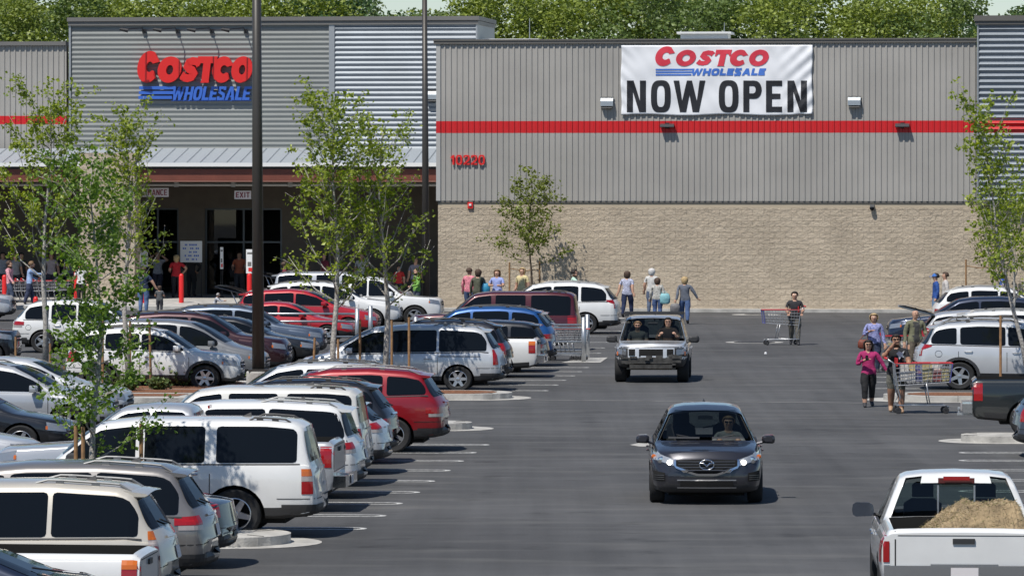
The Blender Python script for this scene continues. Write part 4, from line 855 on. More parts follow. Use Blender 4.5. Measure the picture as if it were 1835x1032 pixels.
        if h0: b.box(h0[0]+Vector((-.012,0,.06)),(.02,.26,.07)); part(b,'tailgate_handle',M_TRIM)
        b=MB(); h0=cast(*fromback(0,.55*sz)); b.box((X(L)-.215,0,clear+.30),(.01,.32,.15)); part(b,'number_plate',M_PLATE)
        b=MB(); b.box((X(3.50*sx)+.02,0,topz(3.0*sx)-.035),(.03,.32,.05)); part(b,'brake_lamp',M_TAIL)
    # ---- doors, handles, mirrors, rails
    for s in (-1,1):
        b=MB(); seams=[wcols[0][0]-.14]+[ (wcols[k][1]+wcols[k+1][0])/2 for k in range(len(wcols)-1)]
        for xx in seams:
            z0=clear+.12; sheet_(b,[(xx-.007,z0,belt(xx)+.02,5),(xx+.007,z0,belt(xx)+.02,5)],side(s),off=.004)
        part(b,'door_gap',M_SEAMC)
        if near and typ!='pickup':
            b=MB(); corner(b,L-.7,w2-.72,s,True,0,86,.58*sz+clear*.2,.592*sz+clear*.2,n=12,nr=1,off=.005); part(b,'bumper_gap',M_SEAMC)
            b=MB(); xf=L-.62; zf=belt(xf)-.22; n_=20; pts=[]
            for k in range(n_+1):
                h=cast(*side(s)(xf+.085*math.cos(2*PI*k/n_),zf+.085*math.sin(2*PI*k/n_)))
                if h: pts.append(h[0]+h[1]*.002)
            if s<0 and len(pts)>n_: b.tube(pts,.005,4,caps=False); part(b,'fuel_door',M_SEAMC)
            if typ=='van': b=MB(); sheet_(b,[(wcols[1][1]+.05+(L-.62-wcols[1][1])*k/8,belt(3.5)-.085,belt(3.5)-.065,1) for k in range(9)],side(s),off=.005); part(b,'door_track',M_SEAMC)
        if near or typ!='x':
            for k in range(min(2,len(wcols))):
                xx=wcols[k][1]-.20; zz=belt(xx)-.13
                h=cast(*side(s)(xx,zz))
                if h: b=MB(); b.tube([h[0]+Vector((.10,s*.015,0)),h[0]+Vector((.07,s*.035,0)),h[0]+Vector((-.07,s*.035,0)),h[0]+Vector((-.10,s*.015,0))],.014,6); part(b,'door_handle',M_CHR if color in('black','white','silver') else mp)
        xm=wcols[0][0]+.14; ym=gw(xm,belt(xm)+.1,belt(xm)); b=MB(); c=Vector((X(xm),s*(w2+.10),belt(xm)+.12)); big=1.25 if typ in('boxy','pickup') else 1.0
        prof=[(-.105,.0),(-.10,-.055),(-.08,-.072),(.07,-.078),(.10,-.055),(.108,0),(.10,.055),(.07,.078),(-.06,.075),(-.095,.05)]
        vs=[c+Vector((.045,u*big,v*big)) for u,v in prof]+[c+Vector((-.075,u*1.02*big,v*1.02*big)) for u,v in prof]+[c+Vector((.085,u*.6*big,v*.6*big)) for u,v in prof]; n=len(prof)
        b.add(vs,[(i,(i+1)%n,(i+1)%n+n,i+n) for i in range(n)]+[(i,(i+1)%n,(i+1)%n+2*n,i+2*n) for i in range(n)]+[tuple(range(2*n,3*n))])
        b.add([v-Vector((.004,0,0)) for v in vs[n:2*n]],[tuple(range(n))],1)
        b.tube([c+Vector((0,-s*.07,-.05)),Vector((X(xm),s*(ym-.01),belt(xm)+.03))],.025,6)
        mo=part(b,'wing_mirror',[mirror or (mp if not damaged else M_TRIM),mat('mirror_glass',(.05,.06,.08),.05,.2)])
        if rails:
            b=MB(); x0,x1=T['top'][8][0]*sx-.25,wcols[-1][1]-.12; pts=[]
            for k in range(9):
                x=x0+(x1-x0)*k/8; g=gw(x,topz(x),belt(x))-.12; h=cast(*above(x,s*g)); zz=(h[0].z if h else topz(x))+(.04 if 0<k<8 else .0); pts.append((X(x),s*g,zz))
            b.tube(pts,.017,6)
            for k in (2,5): b.box((pts[k][0],pts[k][1],pts[k][2]-.03),(.10,.035,.06))
            part(b,'roof_rail',railmat or (M_TRIM if (len(label)%3) else mat('rail_grey',(.16,.165,.17),.45,.3)))
        if fender:
            for a in ax:
                b=MB(); n=16
                pts=[(X(a)+r*1.20*math.cos(PI*k/n),s*(w2*.985),r+r*1.20*math.sin(PI*k/n)) for k in range(n+1)]
                for p,q in zip(pts,pts[1:]):
                    p=Vector(p);q=Vector(q); cc=Vector((X(a),0,r)); f_=lambda v,k_:Vector((cc.x+(v.x-cc.x)*k_,v.y,cc.z+(v.z-cc.z)*k_))
                    b.add([f_(p,.97)+Vector((0,s*.02,0)),f_(q,.97)+Vector((0,s*.02,0)),f_(q,1.13)+Vector((0,s*.015,0)),f_(p,1.13)+Vector((0,s*.015,0)),f_(p,1.13)-Vector((0,s*.05,0)),f_(q,1.13)-Vector((0,s*.05,0))],[(0,1,2,3),(3,2,5,4)])
                part(b,'fender_flare',M_TRIM)
            b=MB(); sheet_(b,[(x,clear+.02,clear+.20,2) for x in [ax[0]+r*1.25+(ax[1]-ax[0]-2.5*r)*k/10 for k in range(11)]],side(s),off=.012); part(b,'side_cladding',M_TRIM)
    h=cast(*above(L*.78 if typ not in('pickup','sedan') else L*.55,0))
    if h and typ!='pickup': b=MB(); b.add([h[0]+Vector(v) for v in ((.09,0,0),(-.06,.025,0),(-.06,-.025,0),(-.05,0,.065))],[(0,1,3),(0,3,2),(1,2,3),(0,2,1)]); part(b,'antenna',M_TRIM)
    u=MB(); u.box((0,0,clear-.0),(L*.8,W*.66,.12)); u.tube([(X(ax[0]),-w2+.2,r),(X(ax[0]),w2-.2,r)],.05,6); u.tube([(X(ax[1]),-w2+.2,r),(X(ax[1]),w2-.2,r)],.05,6); part(u,'underbody',M_WELL)
    root.scale=(wx,1,1) if wx else (1,1,1)
    C=Car(); C.root=root; C.cast=cast; C.sheet=sheet_; C.fromfront=fromfront; C.fromback=fromback; C.side=side; C.above=above; C.X=X; C.L=L; C.W=W; C.H=H; C.part=part; C.corner=corner; C.r=r; C.ax=ax; C.clear=clear; C.mp=mp; C.belt=belt; C.topz=topz; C.gw=gw; C.wx=wx
    return C
def put(C,x_end,D,left=True,end='rear',yaw=0.0):
    """park a car across the picture: x_end is the photo column of its rear (or front) end, D the distance of its middle line"""
    s=F/D; Xe=(x_end-CX)/s; L=C.L*C.wx
    if left: ang=PI-AL+yaw      # nose to the left
    else: ang=-AL+yaw
    fw=Vector((math.cos(ang),math.sin(ang),0)); c=Vector((Xe,D,0))+(fw*(L/2) if end=='rear' else -fw*(L/2)); C.root.location=c; C.root.rotation_euler=(0,0,ang); return C
LG='cars parked in the left rows'; RG='cars parked in the right rows'
def cl(label,color,typ,x,D,left=True,end='rear',yaw=0,**k):
    k.setdefault('wx',1.08); C=make_car(label,color,typ,**k); put(C,x,D,left,end,yaw); return C
# nearest block of the left row, rears towards the aisle
cl('dark roofed car at the lower left corner with a small boot lip','navy','sedan',190,58.6,near=True,rails=False,L=4.7)
cl('white pickup at the lower left with its tailgate before the champagne minivan','white','pickup',268,62.0,amber=True,near=True,rails=False,L=5.3,H=1.68,W=1.8,cat='pickup',kind='pickup_truck')
cl('champagne minivan with long dark side windows at the lower left','champagne','van',323,66.0,near=True,amber=True,tail='block',rails=True,H=1.74)
cl('taupe grey minivan with dark roof spoiler behind the champagne one','taupe','van',394,69.9,near=True,tail='wide',rails=True,H=1.76)
cl('black saloon whose boot shows between the taupe minivan and the white long wagon','black','sedan',426,73.2,near=True,rails=False,L=4.8,H=1.42)
cl('white long wagon with dark windows and amber over red tail lamps','white','boxy',584,79.3,near=True,amber=True,tail='block',fender=False,H=1.92,W=1.98,wx=1.06,L=5.5,spoiler=False,mirror=M_TRIM,clear=.30)
cl('silver pickup with chrome bumper squeezed beside the white long wagon','silver','pickup',608,85.3,near=True,rails=False,L=5.6,H=1.84,cat='pickup',kind='pickup_truck')
cl('white minivan with slanted dark back window and wide tail lamps','white','van',659,88.6,near=True,tail='wide',rails=True,H=1.74,L=5.1)
cl('pearl white high wagon with black roof bars behind the white minivan','pearl','boxy',667,92.0,near=True,tail='tall',H=1.86,L=4.95,W=1.95,spoiler=False)
cl('pale silver hatchback with clear tail lamps between the high wagon and the black off roader','lightsilver','hatch',704,95.4,near=True,tail='wide',rails=False,L=4.45,H=1.50)
cl('black off roader with long roof spoiler left of the red one','black','suv',716,98.8,near=True,tail='low',H=1.70,L=4.75)
RJ=cl('dark red off roader with chrome framed side windows parked by the kerb nose','red','suv',808,103.0,near=True,tail='low',H=1.76,L=4.82,W=1.94,rim='5',clear=.26,stripe=True)
cl('silver wagon with roof rails showing behind the dark red off roader','lightsilver','suv',742,106.6,near=True,tail='low',H=1.74,L=4.8)
# block beyond the cross drive
cl('silver minivan with leaf shadows on its side and a round end rear window','lightsilver','van',908,130.6,near=True,tail='block',H=1.76,L=5.13,wx=1.10,rim='6')
cl('dark grey off roader with roof rails behind the silver minivan','gunmetal','suv',921,134.4,tail='tall',H=1.78,L=4.85)
cl('small white pickup with amber tail lamps before the blue off roader','white','pickup',965,139.2,amber=True,rails=False,L=5.0,H=1.66,W=1.74,cat='pickup',kind='pickup_truck')
cl('black car almost hidden behind the small white pickup','black','suv',985,142.8,tail='low',H=1.50,L=4.6,rails=False)
cl('bright blue off roader with white roof rails','blue','suv',1000,147.0,tail='low',H=1.80,L=4.9,wx=1.1)
cl('silver hatchback glimpsed between the blue off roader and the maroon wagon','silver','hatch',1004,155,tail='tall',H=1.5,rails=False)
cl('maroon long wagon with a black side window band','maroon','boxy',1043,159.5,tail='tall',H=1.93,L=5.2,spoiler=False,wx=1.08)
cl('white off roader with hooked tail lamps in front of the block wall','white','suv',1114,175.5,near=True,tail='hook',H=1.86,L=5.1,W=2.0,wx=1.10)
# left part, noses to the right
cl('black off roader with round spare lamps cut by the left picture edge','black','boxy',36,146,False,'front',H=1.83,L=4.2,rails=False,spoiler=False,group=LG)
cl('silver car nose cut by the left picture edge near the trolleys','lightsilver','suv',27,190,False,'front',H=1.75,rails=False)
cl('white crossover with a wide red tail strip behind the leftmost young tree','white','suv',23,158,False,'rear',tail='wide',H=1.70,L=4.7,near=True)
cl('white off roader with black cladding and fender flares behind the feathery young tree','white','suv',438,131.0,False,'front',near=True,fender=True,H=1.68,L=4.35,wx=1.12,rim='6')
cl('dull grey minivan behind the white clad off roader','grey','van',483,136.5,False,'front',H=1.72,L=5.0,rails=False)
cl('dark maroon luxury wagon with chrome grille left of the near light pole','darkmaroon','suv',523,141.5,False,'front',near=True,H=1.80,L=5.0)
cl('black saloon nose right of the dark maroon wagon','black','sedan',572,148.0,False,'front',H=1.45,rails=False)
cl('blue grey crossover with bright headlamp behind the black saloon','bluegrey','suv',586,153.0,False,'front',H=1.66,L=4.8)
cl('red coupe showing low between the rails and the bright red wagon','brightred','sedan',640,166.0,False,'front',H=1.40,L=4.5,rails=False)
cl('bright red wagon with dark side windows and swept rear glass','brightred','hatch',682,172.5,False,'front',near=True,H=1.66,L=4.75,rails=True,wx=1.12)
cl('white crossover with roof rails behind the bright red wagon','white','suv',722,181.0,False,'front',near=True,H=1.74,L=4.9,wx=1.12)
cl('white pickup nose left of the maroon wagon beside the farther light pole','white','pickup',795,183.0,False,'front',H=1.86,L=5.5,rails=False,near=True,cat='pickup',kind='pickup_truck')
cl('silver big wagon between the trees near the entrance','silver','boxy',742,190.0,False,'front',H=1.92,L=5.2)
cl('white saloon low at the far left of the planter','lightsilver','sedan',238,115.0,False,'front',H=1.5,rails=False)
cl('silver crossover with curved roof at the left below the mulch bed','silver','suv',212,109.0,False,'front',H=1.64,L=4.8,rails=True)
cl('black saloon with an orange side marker at the left edge','black','sedan',135,101.5,False,'front',near=True,H=1.46,rails=False)
cl('silver saloon nose with clear headlamp low at the left edge','lightsilver','sedan',75,94.0,False,'front',near=True,H=1.42,rails=False)
cl('blue grey saloon nose at the left edge before the silver one','steel','sedan',22,88.0,False,'front',H=1.42,rails=False)
# right rows
EX=cl('silver white off roader with big alloy wheels at the right behind the planter','lightsilver','suv',1636,132.0,False,'rear',near=True,tail='hook',H=1.84,L=5.05,W=2.0,rim='5',wx=1.10,group=RG,fender=True)
cl('white wagon with black roof rails just behind the silver white off roader','white','suv',1656,139.5,False,'rear',H=1.70,L=4.8,group=RG,tail='low')
cl('white pale crossover roof behind the open hatch at the right','white','suv',1700,147.5,False,'rear',H=1.68,L=4.8,group=RG,rails=True,tail='low')
cl('dark blue crossover with its nose towards the aisle at the right','navy','suv',1588,160.5,True,'front',near=True,H=1.74,L=4.9,group=RG,rails=False,wx=1.12)
cl('white crossover farthest back on the right by the wall','white','suv',1668,174.0,False,'rear',H=1.74,L=4.8,group=RG,tail='low',wx=1.1)
cl('dark green pickup bed with tow ball at the right edge','green','pickup',1741,108.5,False,'rear',near=True,rails=False,H=1.95,L=5.7,group=RG,cat='pickup',kind='pickup_truck',clear=.36)
GP=[o for o in bpy.data.objects if o.get('label','').startswith('dark green pickup')][0]
b=MB(); b.box((-5.7/2-.12,0,.50),(.35,.06,.06)); b.lathe([(.001,.14),(.03,.12),(.032,.08),(.015,.05),(.02,.0)],10,mtx=Matrix.Translation((-5.7/2-.26,0,.52))); b.build('tow_ball',M_GSTL,GP)
cl('blue grey car rear cut by the right edge below the green pickup','bluegrey','suv',1813,101.0,False,'rear',near=True,H=1.62,L=4.6,group=RG,tail='tall',rails=False)
# hatches standing open
def open_hatch(C,lab):
    T=C; x0=C.L-.55; z0=C.topz(x0-.1); b=MB(); w_=C.W*.40
    def fr(t,k,e): 
        a=R(12); return Vector((C.X(x0)-t*math.cos(a)*1.0,k*w_*(1-.06*t),z0+t*math.sin(a)+.10*math.sin(t*2.4)+e))
    for i in range(8):
        for j in range(6):
            t0,t1=i/8*1.05,(i+1)/8*1.05; k0,k1=-1+j/3,-1+(j+1)/3
            b.add([fr(t0,k0,0),fr(t1,k0,0),fr(t1,k1,0),fr(t0,k1,0)],[(0,1,2,3)],1 if (i<5 and 0<j<5) else 0); b.add([fr(t0,k0,-.06),fr(t1,k0,-.06),fr(t1,k1,-.06),fr(t0,k1,-.06)],[(0,3,2,1)],2)
    b.tube([fr(0,-.9,-.03),fr(1.05,-.9,-.03)],.035,5); b.tube([fr(0,.9,-.03),fr(1.05,.9,-.03)],.035,5); b.tube([fr(1.05,-.9,-.03),fr(1.05,.9,-.03)],.035,5)
    C.part(b,'open_tailgate',[C.mp,M_WIN,M_TRIM])
    for s in (-1,1): b=MB(); b.tube([fr(.55,s*.85,-.05),Vector((C.X(C.L-.25),s*w_*.95,C.belt(C.L-.3)+.05))],.018,5); C.part(b,'gas_strut',M_CHR)
c_=cl('silver car with its tailgate standing open behind the silver white off roader','silver','suv',1640,153.0,False,'rear',H=1.50,L=4.6,group=RG,rails=False,spoiler=False); open_hatch(c_,'')
c_=cl('dark blue car with its tailgate standing open beside the plaid shirted person','navy','suv',416,177.0,False,'rear',H=1.52,L=4.6,rails=False,spoiler=False); open_hatch(c_,'')
c_=cl('dark car with a raised tailgate and glaring glass by the narrow poster','navy','suv',478,196.0,False,'rear',H=1.62,L=4.7,rails=True,spoiler=False); open_hatch(c_,'')
# ---- crossover driving towards the camera
CX5=make_car('dark grey crossover with lit headlamps driving towards the camera','gunmetal','suv',L=4.55,W=1.84,H=1.67,near=True,cabin=True,rails=False,front='shield',group='vehicles driving in the aisle',kind='crossover',clear=.21,wx=1.0,rim='5',plate=False,tumble=.46)
r=CX5.root; r.scale=(1,1.115,1); p=G(1272,905); ang=-PI/2-math.atan(p.x/p.y)*.6; r.location=p+Vector((0,2.25,0)); r.rotation_euler=(0,0,ang)
b=MB(); cols=[]
for k in range(25):
    y=-.49+.98*k/24; a=abs(y)/.49; cols.append((y,.545+.155*max(0,a-.30)**1.15*1.35,.815-.02*a,4))
CX5.sheet(b,cols,CX5.fromfront,off=.010); CX5.part(b,'grille',M_WELL)
b=MB()
for q in range(4): CX5.sheet(b,[(u,max(v0+.02,.62+q*.05-.006),max(v0+.026,.62+q*.05+.006),1) for u,v0,v1,n in cols[1:-1]],CX5.fromfront,off=.020)
CX5.part(b,'grille_bar',mat('grille_grey',(.12,.12,.125),.3,.6))
b=MB(); CX5.sheet(b,[(u,v0-.028,v0+.012,2) for u,v0,v1,n in cols],CX5.fromfront,off=.028)
for s in (-1,1): CX5.sheet(b,[(s*.485,.65,.80,4),(s*.515,.70,.80,4)],CX5.fromfront,off=.028)
CX5.part(b,'chrome_wing',M_CHR)
hb=CX5.cast(*CX5.fromfront(0,.72)); b=MB(); c=hb[0]+Vector((.03,0,.0)); n=24
b.tube([c+Vector((.0,.115*math.cos(2*PI*k/n),.088*math.sin(2*PI*k/n))) for k in range(n+1)],.011,6)
b.tube([c+Vector((.006,-.105,.032)),c+Vector((.012,-.05,.028)),c+Vector((.016,0,-.028)),c+Vector((.012,.05,.028)),c+Vector((.006,.105,.032))],[.008,.014,.014,.014,.008],6); CX5.part(b,'emblem',M_CHR)
for s in (-1,1):
    b=MB(); CX5.sheet(b,[(s*(.505+.047*k),.705+.012*k-(.01 if k<3 else 0),.80+.018*k,4) for k in range(9)],CX5.fromfront,off=.012); CX5.corner(b,.55,CX5.W/2-.45,s,False,52,76,.80,.90,z0b=.86,z1b=.93,n=5,off=.012); hl=CX5.part(b,'headlight',mat('clear_lens',(.42,.44,.47),.08,.3,coat=.8),smooth=True)
    for yy,zz,rr,m_ in ((.585,.755,.050,M_HLIT),(.72,.79,.066,M_CHR),(.72,.79,.034,M_WELL),(.84,.84,.04,M_AMB)):
        h=CX5.cast(*CX5.fromfront(s*yy,zz)); b=MB(); b.lathe([(.001,.022),(rr*.7,.018),(rr,.0)],16,'x',mtx=Matrix.Translation(h[0]+Vector((.012,0,0)))); b.build('lamp',m_,hl)
    b=MB(); CX5.sheet(b,[(s*(.66+.03*k),.42-.01*k+.012*k,.57+.006*k,4) for k in range(7)],CX5.fromfront,off=.010); CX5.part(b,'fog_recess',M_WELL)
    b=MB(); 
    for q in range(3): CX5.sheet(b,[(s*(.67+.03*k),.45+q*.035,.462+q*.035,1) for k in range(6)],CX5.fromfront,off=.018)
    CX5.part(b,'fog_slat',mat('grille_grey',(0,0,0)))
    b=MB(); h=CX5.cast(*CX5.fromfront(s*.25,wz:=1.16)); b.tube([h[0]+Vector((.03,0,-.02)),h[0]+Vector((-.02,s*.40*-1+s*.62,.02))],.010,5); CX5.part(b,'wiper',M_TRIM)
    b=MB(); CX5.sheet(b,[(s*y_,1.10,1.13,1) for y_ in (.1,.2,.3,.4,.5,.6)],CX5.fromfront,off=.02); CX5.part(b,'cowl_trim',M_TRIM)
b=MB(); CX5.sheet(b,[(-.42+.84*k/14,.33,.43,3) for k in range(15)],CX5.fromfront,off=.012); CX5.part(b,'lower_intake',M_WELL)
b=MB(); CX5.sheet(b,[(-.47+.94*k/14,.435,.455,1) for k in range(15)],CX5.fromfront,off=.020); CX5.sheet(b,[(-.47+.94*k/14,.305,.325,1) for k in range(15)],CX5.fromfront,off=.020); CX5.part(b,'intake_frame',mat('satin_grey',(.2,.2,.205),.4,.4))
# ---- damaged silver pickup style off roader
PF=make_car('silver off roader without front bumper driving towards the camera','lightsilver','boxy',L=4.74,W=1.85,H=1.80,near=True,cabin=True,rails=False,front='none',damaged=True,spoiler=False,group='vehicles driving in the aisle',kind='off_roader',clear=.42,wx=1.0,lowtrim=.42,rim='5',plate=False,mirror=M_TRIM)
r=PF.root; r.scale=(1,1.13,1); p=G(1168,686); r.location=p+Vector((.12,2.3,0)); r.rotation_euler=(0,0,-PI/2-R(3.5))
def ppart(pts_cols,name,m_,off=.012): b=MB(); PF.sheet(b,pts_cols,PF.fromfront,off=off); return PF.part(b,name,m_)
for s in (-1,1):
    ppart([(s*(.61+.025*k),.765+.004*k,.935,4) for k in range(11)],'headlight',mat('dark_lens',(.26,.27,.29),.1,.5,coat=.8),off=.018); ppart([(s*(.575+.031*k),.725,.97,4) for k in range(11)],'headlight_surround',M_TRIM,off=.010); ppart([(s*(.80+.012*k),.76,.86,3) for k in range(4)],'indicator',M_AMB,off=.02)  # dark grey lens colour, so the headlights stand out from the pale body
    ppart([(s*(.385+.023*k),.76,.935,4) for k in range(8)],'side_grille',M_WELL,off=.015)
    ppart([(s*.295,.70,.96,3),(s*.34,.70,.96,3),(s*.385,.72,.96,3)],'grille_strut',PF.mp,off=.035)
ppart([(-.30+.60*k/10,.74,.94,4) for k in range(11)],'grille',M_WELL)
ppart([(-.25+.50*k/10,.72,.75,1) for k in range(11)],'grille_frame',PF.mp,off=.035); ppart([(-.82+1.64*k/20,.985,1.0,1) for k in range(21)],'hood_edge',M_TRIM,off=.01)
b=MB(); xf=PF.L/2; b.box((xf+.0,0,.62),(.10,1.45,.16)); b.box((xf-.05,0,.46),(.3,1.05,.10)); rnd=random.Random(3)
for k in range(16): b.box((xf+rnd.uniform(-.02,.06),rnd.uniform(-.75,.75),rnd.uniform(.5,.76)),(.08,rnd.uniform(.06,.25),rnd.uniform(.03,.1)))
PF.part(b,'exposed_crossmember',mat('dirty_metal',(.05,.048,.045),.7,noise=.5,nscale=9))
b=MB(); b.box((xf-.25,0,.40),(.4,1.2,.05)); PF.part(b,'skid_plate',mat('dusty_panel',(.17,.15,.12),.85,noise=.3))
b=MB(); b.box((.35,.0,PF.H+.07),(.06,1.5,.05)); b.box((-.9,.0,PF.H+.07),(.06,1.5,.05)); b.box((.35,-.66,PF.H+.06),(.30,.10,.12)); PF.part(b,'roof_rack',M_TRIM)
# ---- white pickup in the foreground
WP=make_car('white pickup with a load of pale straw seen from behind at the lower right','white','pickup',L=5.5,W=1.98,H=1.80,near=True,cabin='short',rails=False,group='vehicles driving in the aisle',kind='pickup_truck',clear=.34,wx=1.0,mirror=M_TRIM,cat='pickup')
D_=64.5; s_=F/D_; r=WP.root; r.scale=(1,1.13,1); r.location=Vector(((1742-CX)/s_,D_+2.6,0)); r.rotation_euler=(0,0,PI/2-AL*.6)
# slider bars of the back window, brake lamp
b=MB()
for yy in (-.22,.22):
    h=WP.cast(*WP.fromback(yy,1.35)); 
    if h: b.tube([h[0]+Vector((-.015,0,-.12)),h[0]+Vector((.0,0,.30))],.012,5)
WP.part(b,'window_slider_frame',M_GSTL)
b=MB(); xx=WP.X(3.56*5.5/5.6); b.box((xx+.16,0,1.715),(.05,.44,.07)); WP.part(b,'high_brake_lamp',mat('dark_red_lens',(.10,.02,.02),.2,coat=.5))
def straw():
    rnd=random.Random(9); b=MB(); N=60; M_=34; vs=[]
    x0,x1=WP.X(3.75),WP.X(5.35)
    def hgt(i,j):
        u=i/N; v=j/M_; e=min(1,u*2.4,(1-u)*8,min(v,1-v)*5); a=math.sin(u*5+v*3)*.06+math.sin(u*11-v*7)*.035+math.sin(u*23+v*17)*.018+.10*math.exp(-((u-.70)**2)*25-((v-.4)**2)*5)
        return 1.04+e*(.42+a)+rnd.uniform(-.018,.018)
    for j in range(M_+1):
        for i in range(N+1): vs.append((x0+(x1-x0)*j/M_,.52-1.36*i/N,hgt(i,j)))
    b.add(vs,[(j*(N+1)+i,j*(N+1)+i+1,(j+1)*(N+1)+i+1,(j+1)*(N+1)+i) for j in range(M_) for i in range(N)])
    for _ in range(5200):
        i=rnd.randrange(len(vs)); p=Vector(vs[i]); d=Vector((rnd.gauss(0,1),rnd.gauss(0,1),rnd.gauss(.1,.35))).normalized()*rnd.uniform(.02,.06); w_=d.cross(Vector((0,0,1))).normalized()*.003
        b.add([p+Vector((0,0,.005)),p+w_,p+d+w_,p+d],[(0,1,2,3)],1 if rnd.random()<.7 else 2)
    o=b.build('straw_heap',[mat('straw',(.29,.215,.125),.95,noise=.45,nscale=6,bump=.8,bscale=18),mat('pale_straw',(.42,.34,.21),.9),mat('green_stalk',(.16,.17,.05),.9)],recalc=False); o.matrix_world=WP.root.matrix_basis.copy(); tagp(o,'heap of pale dry straw lying in the white pickup bed','straw')
straw()
# ---------------------------------------------------------------- people
CLO={}
def cloth(name,col,rough=.85,noise=.12,nscale=14): return mat('cloth_'+name,col,rough,noise=noise,nscale=nscale,bump=.9,bscale=9)
SKIN=mat('skin',(0.50,0.29,0.20),.55,noise=.06); SKIND=mat('tanned_skin',(0.36,0.19,0.12),.55); M_SHOE=mat('dark_shoe',(.04,.04,.045),.6); M_SHOEW=mat('white_shoe',(.65,.65,.65),.6)
HAIRM={'brown':(.07,.04,.025),'dark':(.02,.015,.012),'blonde':(.48,.34,.17),'grey':(.34,.33,.32),'white':(.62,.61,.60),'red':(.16,.055,.02),'lightbrown':(.20,.12,.06)}
def person(label,pos,face,H=1.72,shirt=(.5,.5,.5),pants=(.05,.07,.13),hair='brown',hairlen='short',pose='stand',arms=('down','down'),skin=None,shoes=None,shorts=False,sleeves='short',group='people in the car park',pat=None,width=1.0,cap=None,glasses=False,bend=0.0,fingers=False,wx=1.10,stripe=None,pname='person',seat=False,capri=False,shirtlow=.50,seed=0,tee=None):
    """face: heading in degrees, 0 looks away from the camera, 180 towards it"""
    skin=skin or SKIN; shoes=shoes or M_SHOE; k=H; rnd=random.Random(seed+int(abs(pos[0])*100))
    J={}; E=[]; Rr={}
    def j(n,p,r,par=None): J[n]=Vector(p); Rr[n]=r; (E.append((par,n)) if par else None)
    fwd=bend
    def sp(z,f): return (0,fwd*f,z-fwd*f*.35)
    j('pelvis',(0,0,.525),.083); j('spine',sp(.61,.25),.074,'pelvis'); j('chest',sp(.705,.6),.080,'spine'); j('upper',sp(.775,.9),.066,'chest'); j('neck',sp(.835,1.05),.033,'upper'); j('jaw',(0,fwd*1.25+.012,.872-fwd*.35),.041,'neck'); j('head',(0,fwd*1.3+.006,.922-fwd*.4),.054,'jaw'); j('crown',(0,fwd*1.35-.004,.965-fwd*.45),.042,'head')
    step={'stand':(0,0),'walk':(.11,-.11),'walk2':(-.09,.10),'sit':(0,0)}[pose if pose in('stand','walk','walk2','sit') else 'stand']
    for s,sn in ((1,'R'),(-1,'L')):
        st=step[0] if s>0 else step[1]
        j('hip'+sn,(s*.050,0,.50),.064,'pelvis')
        if pose=='sit': j('knee'+sn,(s*.07,.26,.50),.045,'hip'+sn); j('ankle'+sn,(s*.07,.30,.27),.028,'knee'+sn); j('toe'+sn,(s*.075,.38,.25),.022,'ankle'+sn)
        else:
            lift=.02 if st<0 else 0
            j('knee'+sn,(s*.055,st*.55+.02,.285),.044,'hip'+sn); j('calf'+sn,(s*.056,st*.75,.19),.040,'knee'+sn); j('ankle'+sn,(s*.057,st-.01,.045+lift),.026,'calf'+sn); j('toe'+sn,(s*.065,st+.085,.018+lift*.2),.022,'ankle'+sn)
        sh=J['upper']; j('shoulder'+sn,(s*.095,sh.y,sh.z+.018),.044,'upper')
        S0=J['shoulder'+sn]; A=arms[0 if s>0 else 1]
        el,wr={'down':((s*.045,-.015,-.165),(s*.055,.035,-.315)),'swing':((s*.035,-.08,-.15),(s*.06,-.10,-.30)),'swingf':((s*.035,.05,-.155),(s*.05,.15,-.27)),'push':((s*.045,.02,-.16),(s*.01,.17,-.20)),'pushlow':((s*.05,.06,-.155),(s*.03,.20,-.23)),'phone':((s*.055,.01,-.165),(-s*.04,.13,-.10)),'mouth':((s*.055,.09,-.09),(-s*.045,.135,.055)),'hip':((s*.12,-.02,-.12),(s*.03,.03,-.24)),'up':((s*.12,.03,.02),(s*.02,.03,.10)),'reach':((s*.04,.10,-.09),(s*.03,.24,-.08)),'side':((s*.09,.0,-.14),(s*.15,.02,-.26)),'cross':((s*.05,.05,-.14),(-s*.03,.11,-.13)),'wheel':((s*.06,.11,-.14),(s*-.01,.22,-.06))}[A]
        j('elbow'+sn,S0+Vector(el),.029,'shoulder'+sn); j('wrist'+sn,S0+Vector(wr),.019,'elbow'+sn); d=(Vector(wr)-Vector(el)).normalized(); J_=S0+Vector(wr)
        j('hand'+sn,J_+d*.045+Vector((0,.004,0)),.021 if not fingers else .019,'wrist'+sn)
        if fingers:
            ax_=d.cross(Vector((0,0,1)) if abs(d.z)<.8 else Vector((0,1,0))).normalized(); cu=ax_.cross(d).normalized()*(-1)
            for q,(o,ln) in enumerate(((-.016,.040),(-.0055,.046),(.0055,.043),(.016,.034))):
                b0=J_+d*.058+ax_*o; j(f'f{q}a{sn}',b0,.0068,'hand'+sn); j(f'f{q}b{sn}',b0+d*ln*.6+cu*.006,.0056,f'f{q}a{sn}'); j(f'f{q}c{sn}',b0+d*ln*.9+cu*.022,.0048,f'f{q}b{sn}')
            tb=J_+d*.022-ax_*.018; j('ta'+sn,tb,.008,'hand'+sn); j('tb'+sn,tb+d*.025-ax_*.014+cu*.01,.0065,'ta'+sn)
    names=list(J); idx={n:i for i,n in enumerate(names)}
    me=bpy.data.meshes.new('sk'); me.from_pydata([J[n] for n in names],[(idx[a],idx[c]) for a,c in E],[]); ob=bpy.data.objects.new('sk',me); COL.objects.link(ob)
    sk=ob.modifiers.new('s','SKIN'); sk.branch_smoothing=.6
    lay=me.skin_vertices[0].data if me.skin_vertices else None
